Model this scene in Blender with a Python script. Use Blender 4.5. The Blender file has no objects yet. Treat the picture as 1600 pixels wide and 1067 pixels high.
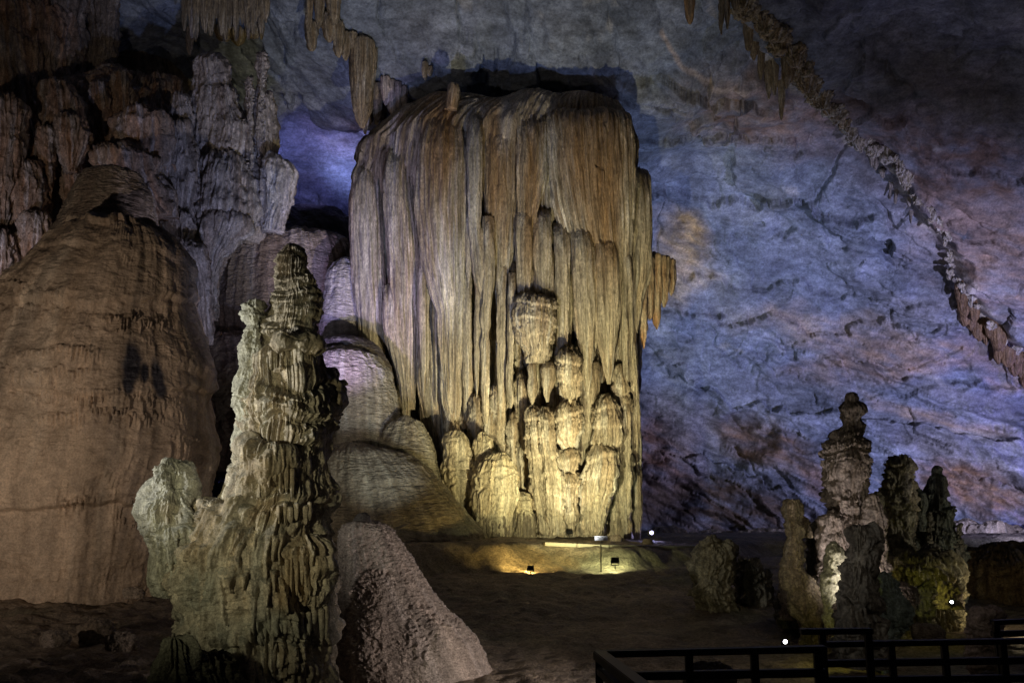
import bpy, math, random
import numpy as np
from mathutils import Vector

scene = bpy.context.scene
rad = math.radians

# ------------------------------------------------------------------ camera, world, lamps, exposure
F = 1386.0                      # focal length in pixels of the 1600 px wide photograph
PITCH = rad(11.0)
cam_d = bpy.data.cameras.new('camera')
cam = bpy.data.objects.new('camera', cam_d)
scene.collection.objects.link(cam)
cam.location = (0, 0, 0)
cam.rotation_euler = (math.pi / 2 + PITCH, 0, 0)
cam_d.sensor_width = 36.0
cam_d.lens = 36.0 * F / 1600.0
cam_d.clip_end = 500
cam_d.clip_start = 0.05
scene.camera = cam

world = bpy.data.worlds.new('World')
scene.world = world
world.use_nodes = True
bg = world.node_tree.nodes['Background']
bg.inputs[0].default_value = (0.42, 0.40, 0.52, 1)
bg.inputs[1].default_value = 0.010

vs = scene.view_settings
vs.view_transform = 'Standard'
vs.look = 'None'
vs.exposure = 0.0
vs.gamma = 1.0
scene.cycles.max_bounces = 4
scene.cycles.diffuse_bounces = 2

SP, CP = math.sin(PITCH), math.cos(PITCH)


def P(px, py, Y):
    """the point at world distance Y that stands where the photograph has pixel px, py"""
    a = (px - 800.0) / F
    b = (533.5 - py) / F
    t = Y / (CP - b * SP)
    return np.array([a * t, Y, t * (SP + b * CP)])


def proj(p):
    x, y, z = p[..., 0], p[..., 1], p[..., 2]
    d = np.maximum(y * CP + z * SP, 0.5)
    return 800 + F * x / d, 533.5 - F * (z * CP - y * SP) / d


def lamp(name, pos, target, power, color, size=60, blend=0.6, radius=0.15):
    d = bpy.data.lights.new(name, 'SPOT')
    d.energy = power
    d.color = color
    d.spot_size = rad(size)
    d.spot_blend = blend
    d.shadow_soft_size = radius
    o = bpy.data.objects.new(name, d)
    scene.collection.objects.link(o)
    o.location = tuple(pos)
    v = Vector(tuple(target)) - Vector(tuple(pos))
    o.rotation_euler = v.to_track_quat('-Z', 'Y').to_euler()
    return o


def point(name, pos, power, color, radius=0.2):
    d = bpy.data.lights.new(name, 'POINT')
    d.energy = power
    d.color = color
    d.shadow_soft_size = radius
    o = bpy.data.objects.new(name, d)
    scene.collection.objects.link(o)
    o.location = tuple(pos)
    return o


# the show lamps of the cave, with some added fill lights among them
lamp('column_floodlight', (1.2, 17.6, -0.5), P(885, 640, 24), 1500, (1.0, 0.92, 0.52), 80, 0.9, 0.06)
lamp('column_wash_light', (1.9, 15.2, -0.9), P(800, 380, 25), 2300, (1.0, 0.86, 0.52), 72, 0.8, 0.08)
lamp('column_cool_light', (-1.6, 15.0, -1.0), P(690, 330, 25), 420, (0.74, 0.78, 1.0), 60, 0.8, 0.08)
lamp('violet_floodlight', P(470, 640, 19.5), P(585, 420, 25), 850, (0.60, 0.48, 1.0), 60, 0.9, 0.08)
lamp('blue_recess_light', P(500, 440, 32.2), P(500, 230, 37), 2000, (0.22, 0.22, 1.0), 150, 0.9, 0.4)
lamp('violet_recess_fill', P(480, 300, 28.6), P(495, 190, 36), 330, (0.36, 0.34, 1.0), 80, 1.0, 0.3)  # added fill in open air, spreads blue-violet over the recess
lamp('blue_wall_light', (24.5, 29.0, 0.5), P(1540, 620, 38), 1300, (0.22, 0.20, 1.0), 110, 1.0, 0.5)
lamp('wall_wash_light', (17.5, 20.0, -0.2), P(1300, 560, 38), 9400, (0.54, 0.55, 1.0), 86, 1.0, 0.15)
lamp('ceiling_wash_light', (6.2, 27.5, 0.0), P(1040, 330, 34), 2000, (0.46, 0.58, 1.0), 92, 1.0, 0.15)
lamp('upper_wall_light', (-2.0, 13.0, -1.0), P(640, 40, 27), 1700, (0.38, 0.50, 1.0), 70, 0.9, 0.12)
lamp('back_left_light', P(530, 345, 32.0), P(610, 130, 33), 300, (0.42, 0.46, 1.0), 90, 1.0, 0.2)
lamp('left_dripstone_light', P(400, 560, 17.0), P(310, 230, 23), 210, (0.80, 0.74, 0.98), 90, 0.9, 0.10)
lamp('left_corner_light', P(20, 500, 17.5) + np.array([-1.5, 0, 1.2]), P(120, 200, 23), 100, (0.74, 0.74, 1.0), 110, 0.9, 0.10)
lamp('flowstone_light', (-7.6, 5.6, -0.6), (-7.8, 16, 2.8), 1000, (1.0, 0.82, 0.66), 74, 1.0, 0.10)
lamp('stalagmite_side_light', (-6.2, 7.0, 0.9), P(375, 600, 9), 520, (0.98, 0.96, 0.88), 58, 0.9, 0.04)
lamp('stalagmite_front_light', (-3.7, 4.4, 0.1), P(410, 740, 9), 185, (1.0, 0.92, 0.58), 58, 0.9, 0.05)
lamp('mound_front_light', (2.6, 8.6, -1.3), P(640, 980, 11), 300, (1.0, 0.87, 0.82), 60, 0.9, 0.05)
lamp('mid_flowstone_light', (-2.2, 18.6, 0.2), P(560, 620, 23), 110, (0.84, 0.92, 0.92), 74, 0.9, 0.08)
lamp('right_cluster_light', (4.35, 11.2, -1.35), P(1345, 740, 13), 75, (1.0, 0.88, 0.92), 100, 0.9, 0.05)
lamp('right_cluster_fill', (1.6, 8.8, -1.2), P(1345, 760, 13), 75, (1.0, 0.90, 0.80), 44, 0.9, 0.05)  # added soft fill so the tallest stalagmite shows along its height
lamp('upper_right_fill', (13.0, 17.5, 0.4), P(1440, 170, 27), 480, (0.80, 0.70, 0.90), 84, 1.0, 0.2)  # added fill without a fixture, makes the upper right rock visible
lamp('right_spire_fill', (8.6, 11.6, -1.1), P(1430, 800, 14.6), 60, (1.0, 0.90, 0.72), 70, 0.9, 0.06)  # added fill from the right for the rear spires, no real lamp
lamp('floor_fill', (4.0, 6.0, 2.2), P(880, 980, 13), 90, (1.0, 0.85, 0.70), 84, 1.0, 0.3)  # added high fill that lifts the dark floor, no lamp stands here

# ------------------------------------------------------------------ noise
from concurrent.futures import ThreadPoolExecutor
_pool = ThreadPoolExecutor(4)
_r = np.random.RandomState(7)
_perm = np.concatenate([_r.permutation(256)] * 2).astype(np.int32)
_g = _r.normal(size=(256, 3))
_g = (_g / np.linalg.norm(_g, axis=1)[:, None] * 1.5).astype(np.float32)


def perlin(x, y, z):
    shape = np.broadcast(x, y, z).shape
    x, y, z = (np.broadcast_to(np.asarray(a, np.float32), shape).ravel() for a in (x, y, z))
    n = x.size
    if n < 60000:
        return _perlin(x, y, z).reshape(shape)
    out = np.empty(n, np.float32)
    step = 32768

    def job(i):
        out[i:i + step] = _perlin(x[i:i + step], y[i:i + step], z[i:i + step])
    list(_pool.map(job, range(0, n, step)))
    return out.reshape(shape)


def _perlin(x, y, z):
    x = np.asarray(x, np.float32); y = np.asarray(y, np.float32); z = np.asarray(z, np.float32)
    fx, fy, fz = np.floor(x), np.floor(y), np.floor(z)
    ix, iy, iz = fx.astype(np.int32) & 255, fy.astype(np.int32) & 255, fz.astype(np.int32) & 255
    x, y, z = x - fx, y - fy, z - fz
    u = x * x * x * (x * (x * 6 - 15) + 10)
    v = y * y * y * (y * (y * 6 - 15) + 10)
    w = z * z * z * (z * (z * 6 - 15) + 10)
    out = 0
    for dx in (0, 1):
        wx = u if dx else 1 - u
        px_ = _perm[(ix + dx) & 255]
        for dy in (0, 1):
            wy = v if dy else 1 - v
            pxy = _perm[(px_ + iy + dy) & 255]
            for dz in (0, 1):
                wz = w if dz else 1 - w
                g = _g[_perm[(pxy + iz + dz) & 255]]
                out = out + wx * wy * wz * (g[..., 0] * (x - dx) + g[..., 1] * (y - dy) + g[..., 2] * (z - dz))
    return out


def fbm(p, s, octv=4, seed=0.0, gain=0.5, mode=0):
    if np.isscalar(s):
        s = (s, s, s)
    x, y, z = p[..., 0] * s[0] + seed * 13.7, p[..., 1] * s[1] + seed * 7.1 + 31.3, p[..., 2] * s[2] - seed * 5.3
    a, tot, out = 1.0, 0.0, 0.0
    for o in range(octv):
        n = perlin(x, y, z)
        if mode == 1:
            n = 1 - np.abs(n) * 2.2          # ridged
        elif mode == 2:
            n = np.abs(n) * 2.2 - 0.5        # billow
        out = out + a * n
        tot += a
        a *= gain
        x, y, z = x * 2.03 + 17.1, y * 2.03 + 5.7, z * 2.03 + 9.2
    return out / tot


def hsh(a, b, s):
    v = np.sin(a * 127.1 + b * 311.7 + s * 74.7) * 43758.5453
    return v - np.floor(v)


def slabs(a, b, seed):
    """broken rock: cells that each carry a tilted face; returns height and distance to the joints"""
    ia, ib = np.floor(a), np.floor(b)
    d1 = np.full(a.shape, 9.0); d2 = np.full(a.shape, 9.0); h = np.zeros(a.shape)
    for da in (-1, 0, 1):
        for db in (-1, 0, 1):
            ca, cb = ia + da, ib + db
            fa = a - ca - .5 - .8 * (hsh(ca, cb, seed) - .5)
            fb = b - cb - .5 - .8 * (hsh(ca, cb, seed + 1) - .5)
            d = np.sqrt(fa * fa + fb * fb)
            hh = (hsh(ca, cb, seed + 2) - .5) + 1.1 * (hsh(ca, cb, seed + 3) - .5) * fa + 1.5 * (hsh(ca, cb, seed + 4) - .5) * fb
            near = d < d1
            d2 = np.where(near, d1, np.minimum(d2, d))
            h = np.where(near, hh, h)
            d1 = np.where(near, d, d1)
    return h, d2 - d1


def sstep(a, b, x):
    t = np.clip((x - a) / (b - a), 0, 1)
    return t * t * (3 - 2 * t)


def icicles(u, v, W, H, seed, l0=0.4, l1=2.2):
    """relief of hanging drip stone: u round the body, v downwards, both in metres"""
    out = np.zeros_like(u)
    k0 = np.floor(v / H)
    for dk in (0, 1, 2):
        k = k0 - dk
        off = hsh(k, 3.0, seed) * 7.0
        ui = u / W + off
        i0 = np.floor(ui)
        for di in (-1, 0, 1):
            i = i0 + di
            h1, h2, h3 = hsh(i, k, seed + 1), hsh(i, k, seed + 2), hsh(i, k, seed + 3)
            du = ui - (i + 0.5 + 0.5 * (h1 - 0.5))
            L = H * (l0 + (l1 - l0) * h2 * h2)
            t = (v - (k + 0.35 * (h3 - 0.5)) * H) / L
            ok = (t > 0) & (t < 1)
            tt = np.clip(t, 0, 1)
            w = 0.62 * (0.6 + 0.7 * h3) * np.sqrt(1 - tt) * (1 - 0.35 * tt) + 1e-3
            pr = np.sqrt(np.maximum(0, 1 - (du / w) ** 2)) * sstep(0, 0.38, tt) * (0.55 + 0.45 * h1)
            out = np.maximum(out, np.where(ok, pr, 0))
    return out


def tiers(v, H):
    s = v / H
    s = s - np.floor(s)
    return np.power(s, 0.6) * (1 - sstep(0.82, 1.0, s))


# ------------------------------------------------------------------ materials
def rock_mat(name, bscale=14, bstr=0.5, bdist=0.03, rough=0.62, aniso=(1, 1, 1), grain=0.35, ripple=0.0, rscale=30, spec=0.4, rot=(0, 0, 0), coarse=.35, grit=24, gritc=.35):
    m = bpy.data.materials.new(name)
    m.use_nodes = True
    nt = m.node_tree
    N, L = nt.nodes, nt.links
    b = N['Principled BSDF']
    at = N.new('ShaderNodeAttribute'); at.attribute_name = 'Col'
    tc = N.new('ShaderNodeTexCoord')
    mp = N.new('ShaderNodeMapping'); mp.inputs['Scale'].default_value = aniso; mp.inputs['Rotation'].default_value = rot
    L.new(tc.outputs['Object'], mp.inputs['Vector'])
    n1 = N.new('ShaderNodeTexNoise'); n1.inputs['Scale'].default_value = bscale; n1.inputs['Detail'].default_value = 8; n1.inputs['Roughness'].default_value = 0.62
    L.new(mp.outputs[0], n1.inputs['Vector'])
    n2 = N.new('ShaderNodeTexNoise'); n2.inputs['Scale'].default_value = bscale * coarse; n2.inputs['Detail'].default_value = 10; n2.inputs['Distortion'].default_value = 0.6
    L.new(mp.outputs[0], n2.inputs['Vector'])
    mr = N.new('ShaderNodeMapRange'); mr.inputs['From Min'].default_value = 0.3; mr.inputs['From Max'].default_value = 0.7
    mr.inputs['To Min'].default_value = 1 - grain; mr.inputs['To Max'].default_value = 1 + grain
    L.new(n1.outputs['Fac'], mr.inputs['Value'])
    mr2 = N.new('ShaderNodeMapRange'); mr2.inputs['From Min'].default_value = 0.3; mr2.inputs['From Max'].default_value = 0.7
    mr2.inputs['To Min'].default_value = 1 - grain * 0.8; mr2.inputs['To Max'].default_value = 1 + grain * 0.8
    L.new(n2.outputs['Fac'], mr2.inputs['Value'])
    mu = N.new('ShaderNodeMath'); mu.operation = 'MULTIPLY'
    L.new(mr.outputs[0], mu.inputs[0]); L.new(mr2.outputs[0], mu.inputs[1])
    vm = N.new('ShaderNodeVectorMath'); vm.operation = 'SCALE'
    n4 = N.new('ShaderNodeTexNoise'); n4.inputs['Scale'].default_value = grit; n4.inputs['Detail'].default_value = 3; n4.inputs['Roughness'].default_value = 0.7
    gm = N.new('ShaderNodeMapping'); gm.inputs['Scale'].default_value = (1, 1, min(1.0, aniso[2] * 2)); gm.inputs['Rotation'].default_value = rot
    L.new(tc.outputs['Object'], gm.inputs['Vector']); L.new(gm.outputs[0], n4.inputs['Vector'])
    mr4 = N.new('ShaderNodeMapRange'); mr4.inputs['From Min'].default_value = 0.35; mr4.inputs['From Max'].default_value = 0.65
    mr4.inputs['To Min'].default_value = 1 - gritc; mr4.inputs['To Max'].default_value = 1 + gritc
    L.new(n4.outputs['Fac'], mr4.inputs['Value'])
    mu4 = N.new('ShaderNodeMath'); mu4.operation = 'MULTIPLY'
    L.new(mu.outputs[0], mu4.inputs[0]); L.new(mr4.outputs[0], mu4.inputs[1])
    L.new(at.outputs['Color'], vm.inputs[0]); L.new(mu4.outputs[0], vm.inputs['Scale'])
    L.new(vm.outputs[0], b.inputs['Base Color'])
    rr = N.new('ShaderNodeMapRange'); rr.inputs['To Min'].default_value = rough - 0.15; rr.inputs['To Max'].default_value = rough + 0.2
    L.new(n2.outputs['Fac'], rr.inputs['Value']); L.new(rr.outputs[0], b.inputs['Roughness'])
    b.inputs['Specular IOR Level'].default_value = spec
    add = N.new('ShaderNodeMath'); add.operation = 'MULTIPLY_ADD'; add.inputs[1].default_value = 1.6
    L.new(n2.outputs['Fac'], add.inputs[0]); L.new(n1.outputs['Fac'], add.inputs[2])
    ad4 = N.new('ShaderNodeMath'); ad4.operation = 'MULTIPLY_ADD'; ad4.inputs[1].default_value = 0.55
    L.new(n4.outputs['Fac'], ad4.inputs[0]); L.new(add.outputs[0], ad4.inputs[2])
    hgt = ad4.outputs[0]
    if ripple:
        m2 = N.new('ShaderNodeMapping'); m2.inputs['Scale'].default_value = (0.22, 0.22, 1.0)
        L.new(tc.outputs['Object'], m2.inputs['Vector'])
        n3 = N.new('ShaderNodeTexNoise'); n3.inputs['Scale'].default_value = rscale; n3.inputs['Detail'].default_value = 4; n3.inputs['Distortion'].default_value = 0.8
        L.new(m2.outputs[0], n3.inputs['Vector'])
        a2 = N.new('ShaderNodeMath'); a2.operation = 'MULTIPLY_ADD'; a2.inputs[1].default_value = ripple
        L.new(n3.outputs['Fac'], a2.inputs[0]); L.new(hgt, a2.inputs[2])
        hgt = a2.outputs[0]
    bp = N.new('ShaderNodeBump'); bp.inputs['Strength'].default_value = bstr; bp.inputs['Distance'].default_value = bdist
    L.new(hgt, bp.inputs['Height']); L.new(bp.outputs[0], b.inputs['Normal'])
    return m


def plain_mat(name, col, rough=0.5, metal=0.0, emit=None, estr=0.0):
    m = bpy.data.materials.new(name)
    m.use_nodes = True
    nt = m.node_tree
    b = nt.nodes['Principled BSDF']
    n = nt.nodes.new('ShaderNodeTexNoise'); n.inputs['Scale'].default_value = 22; n.inputs['Detail'].default_value = 5
    tc = nt.nodes.new('ShaderNodeTexCoord'); nt.links.new(tc.outputs['Object'], n.inputs['Vector'])
    mx = nt.nodes.new('ShaderNodeMix'); mx.data_type = 'RGBA'
    mx.inputs[6].default_value = (*[c * 0.75 for c in col], 1); mx.inputs[7].default_value = (*[min(1, c * 1.25) for c in col], 1)
    nt.links.new(n.outputs['Fac'], mx.inputs[0]); nt.links.new(mx.outputs[2], b.inputs['Base Color'])
    b.inputs['Roughness'].default_value = rough
    b.inputs['Metallic'].default_value = metal
    if emit:
        b.inputs['Emission Color'].default_value = (*emit, 1)
        b.inputs['Emission Strength'].default_value = estr
    return m


M_WALL = rock_mat('limestone_wall', 4.0, 0.8, 0.055, 0.72, (0.6, 1, 1.3), 0.45, rot=(0, rad(-24), 0), coarse=.22, grit=13, gritc=.26)
M_FLOOR = rock_mat('muddy_cave_floor', 5, 0.8, 0.08, 0.75, (1, 1, 1), 0.35)
M_COL = rock_mat('fluted_flowstone', 5, 0.8, 0.05, 0.55, (3.0, 3.0, 0.22), 0.42, 0.0, 22, grit=26, gritc=.35)
M_FLOW = rock_mat('rippled_flowstone', 9, 0.7, 0.06, 0.58, (1, 1, 1.4), 0.24, 2.8, 20, grit=26, gritc=.25)
M_BELL = rock_mat('smooth_bell_flowstone', 7, 0.6, 0.04, 0.55, (1, 1, 1), 0.22, 1.0, 22, grit=30, gritc=.22)
M_FORE = rock_mat('wet_dripstone', 22, 0.6, 0.018, 0.5, (1, 1, 1), 0.34, 0.7, 60, grit=70, gritc=.35)
M_ROUGH = rock_mat('pitted_flowstone', 30, 0.9, 0.02, 0.65, (1, 1, 1.3), 0.30, 1.2, 60, grit=60, gritc=.35)
M_DRIP = rock_mat('pale_dripstone', 12, 0.6, 0.035, 0.6, (1.4, 1.4, 0.7), 0.38, grit=32, gritc=.4)


# ------------------------------------------------------------------ mesh helpers
def new_obj(name, verts, faces_q, mat, parent=None, col=None, origin=(0, 0, 0), caps=()):
    """verts (n,3) world, faces_q (m,4) array"""
    org = np.array(parent.location if parent is not None else origin, float)
    me = bpy.data.meshes.new(name)
    v = (verts - org).astype(np.float32)
    me.vertices.add(len(v)); me.vertices.foreach_set('co', v.ravel())
    nq = len(faces_q)
    me.loops.add(nq * 4); me.loops.foreach_set('vertex_index', faces_q.astype(np.int32).ravel())
    me.polygons.add(nq)
    me.polygons.foreach_set('loop_start', np.arange(0, nq * 4, 4, dtype=np.int32))
    me.polygons.foreach_set('use_smooth', np.ones(nq, bool))
    me.update(calc_edges=True)
    if col is not None:
        a = me.color_attributes.new('Col', 'FLOAT_COLOR', 'POINT')
        c = np.ones((len(v), 4), np.float32); c[:, :3] = np.clip(col, 0.004, 0.9)
        a.data.foreach_set('color', c.ravel())
    me.materials.append(mat)
    o = bpy.data.objects.new(name, me)
    scene.collection.objects.link(o)
    if parent is not None:
        o.parent = parent
    else:
        o.location = origin
    return o


def grid_faces(nr, nc, wrap):
    r = np.arange(nr - 1)[:, None]
    c = np.arange(nc if wrap else nc - 1)[None, :]
    c2 = (c + 1) % nc
    return np.stack([r * nc + c + 0 * r, (r + 1) * nc + c, (r + 1) * nc + c2, r * nc + c2], -1).reshape(-1, 4)


def grid_normals(p, wrap):
    if wrap:
        q = np.concatenate([p[:, -1:], p, p[:, :1]], 1)
        dc = q[:, 2:] - q[:, :-2]
    else:
        dc = np.gradient(p, axis=1)
    dr = np.gradient(p, axis=0)
    n = np.cross(dc, dr)
    n /= np.linalg.norm(n, axis=-1, keepdims=True) + 1e-9
    return n


def thing(name, label, cat, loc, group=None):
    o = bpy.data.objects.new(name, None)
    scene.collection.objects.link(o)
    o.location = tuple(float(v) for v in loc)
    o.empty_display_size = 0.3
    o['label'] = label; o['category'] = cat
    if group:
        o['group'] = group
    return o


def tag(o, label, cat, group=None):
    o['label'] = label; o['category'] = cat
    if group:
        o['group'] = group
    return o


def struct(o):
    o['kind'] = 'structure'
    return o


def loft(name, prof, Y, mat, disp, colf, parent=None, depth=0.8, q=0.62, sup=2.0, cap=0.8, capb=0.0, lean=0.0, smooth=5, sink=0.0, fit=True):
    """a solid body whose outline passes through prof = [(py, left px, right px), ...] at distance Y.
    disp(p, u, v, th, R) gives relief in metres, colf(p, n, u, v, h) the stone's own colour."""
    prof = sorted(prof)
    L = np.array([P(a[1], a[0], Y) for a in prof]); Rr = np.array([P(a[2], a[0], Y) for a in prof])
    z = L[:, 2]; xc = (L[:, 0] + Rr[:, 0]) / 2; r = (Rr[:, 0] - L[:, 0]) / 2
    zz = np.linspace(z[0], z[-1], 900)
    xi, ri = np.interp(-zz, -z, xc), np.interp(-zz, -z, r)
    k = max(3, int(900 * smooth / 100)) | 1
    ker = np.hanning(k + 2)[1:-1]; ker /= ker.sum()

    def sm(a):
        e = np.concatenate([2 * a[0] - a[1:k][::-1], a, 2 * a[-1] - a[-k:-1][::-1]])
        return np.convolve(e, ker, 'same')[k - 1:-(k - 1)]
    xi, ri = sm(xi), np.maximum(sm(ri), 1e-3)
    s = zz[0] - zz
    ch = max(1e-3, cap * ri[:40].mean())
    ri = ri * np.sqrt(1 - np.clip(1 - s / ch, 0, 1) ** 2)
    if capb > 0:
        sb = zz - zz[-1]
        cb = capb * max(ri[-120:-60].mean(), 1e-3)
        ri = ri * np.sqrt(1 - np.clip(1 - sb / cb, 0, 1) ** 2)
    ri = np.maximum(ri, 2e-3)
    arc = np.concatenate([[0], np.cumsum(np.hypot(np.diff(zz), np.diff(ri)))])
    ppm = F / Y                                     # photo pixels per metre
    nr = int(np.clip(arc[-1] * ppm * q, 16, 900))
    Rm = float(np.percentile(ri, 80))
    nc = int(np.clip(2 * math.pi * Rm * ppm * q * 0.8, 20, 1300))
    a = np.linspace(0, arc[-1], nr)
    zg, xg, rg = np.interp(a, arc, zz), np.interp(a, arc, xi), np.interp(a, arc, ri)
    nc = int(nc * .78) + 2; nc += nc % 2
    th = np.linspace(-math.pi, math.pi, nc, endpoint=False)     # 0 faces the front (-Y); the back is coarser
    th = th - .42 * np.sin(th)
    ct, st = np.cos(th), np.sin(th)
    e = 2.0 / sup
    cx = np.sign(st) * np.abs(st) ** e; cy = -np.sign(ct) * np.abs(ct) ** e
    p = np.empty((nr, nc, 3))
    p[..., 0] = xg[:, None] + rg[:, None] * cx
    p[..., 1] = Y + lean * (zg[:, None] - zg[-1]) + rg[:, None] * cy * depth + sink * np.exp(-(zg[0] - zg[:, None]) / max(.5, .14 * (zg[0] - zg[-1])))
    p[..., 2] = zg[:, None] + 0 * cx
    n = -grid_normals(p, True)
    out = np.stack([cx + 0 * zg[:, None], cy + 0 * zg[:, None], 0 * p[..., 0]], -1)
    sgn = np.sign((n * out).sum(-1, keepdims=True)); sgn[sgn == 0] = 1
    n = n * sgn
    u = th[None, :] * Rm + 0 * zg[:, None]
    v = (zg[0] - zg)[:, None] + 0 * u
    fade = np.clip(rg / (0.35 * Rm), 0, 1)[:, None]
    h = disp(p, u, v, th[None, :], Rm)
    if fit:
        h = h - np.percentile(h, 50)
    h = h * fade
    p2 = p + n * h[..., None]
    n2 = grid_normals(p2, True)
    s2 = np.sign((n2 * n).sum(-1, keepdims=True)); s2[s2 == 0] = 1
    c = colf(p2, n2 * s2, u, v, h)
    vts = np.concatenate([p2.reshape(-1, 3), p2[0].mean(0)[None], p2[-1].mean(0)[None]])
    cc = np.concatenate([c.reshape(-1, 3), c[0].mean(0)[None], c[-1].mean(0)[None]])
    fq = grid_faces(nr, nc, True)
    j = np.arange(nc); j2 = (j + 1) % nc
    half = j[::2]
    base = (nr - 1) * nc
    t0, t1 = nr * nc, nr * nc + 1
    capq = []
    for i in range(0, nc - 1, 2):
        capq.append([t0, i, (i + 1) % nc, (i + 2) % nc])
        capq.append([t1, base + (i + 2) % nc, base + (i + 1) % nc, base + i])
    if nc % 2 == 1:
        pass
    fq = np.concatenate([fq, np.array(capq)])
    return new_obj(name, vts, fq, mat, parent, cc, caps=())


def mixc(a, b, t):
    return a * (1 - t[..., None]) + b * t[..., None]


C = lambda *a: np.array(a, float)
TAN, BROWN, PALE = C(.42, .34, .23), C(.24, .155, .085), C(.60, .55, .44)
GREY, RUST, DARK = C(.30, .30, .30), C(.36, .17, .07), C(.07, .06, .05)


def blob(px, py, cx, cy, rx, ry, ang=0.0, soft=0.6):
    a = rad(ang)
    dx, dy = px - cx, py - cy
    x = (dx * math.cos(a) + dy * math.sin(a)) / rx
    y = (-dx * math.sin(a) + dy * math.cos(a)) / ry
    return 1 - sstep(1 - soft, 1 + soft, np.sqrt(x * x + y * y))


def seg_dist(px, py, pts):
    d = np.full(px.shape, 1e9)
    for (x0, y0), (x1, y1) in zip(pts[:-1], pts[1:]):
        vx, vy = x1 - x0, y1 - y0
        t = np.clip(((px - x0) * vx + (py - y0) * vy) / (vx * vx + vy * vy), 0, 1)
        d = np.minimum(d, np.hypot(px - x0 - t * vx, py - y0 - t * vy))
    return d


# ------------------------------------------------------------------ cave wall and ceiling, one shell
RIB = [(1120, -60), (1165, 10), (1240, 80), (1300, 165), (1335, 215), (1395, 245), (1440, 320), (1478, 360), (1490, 430), (1520, 470), (1560, 520), (1640, 590)]


WY = np.full((151, 301), np.nan)


def wall_y(px, py):
    j, i = int((px + 400) / 8), int((py + 200) / 8)
    w = WY[max(0, i - 2):i + 3, max(0, j - 2):j + 3]
    return float(np.nanmedian(w)) if np.isfinite(w).any() else 28.0


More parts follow.
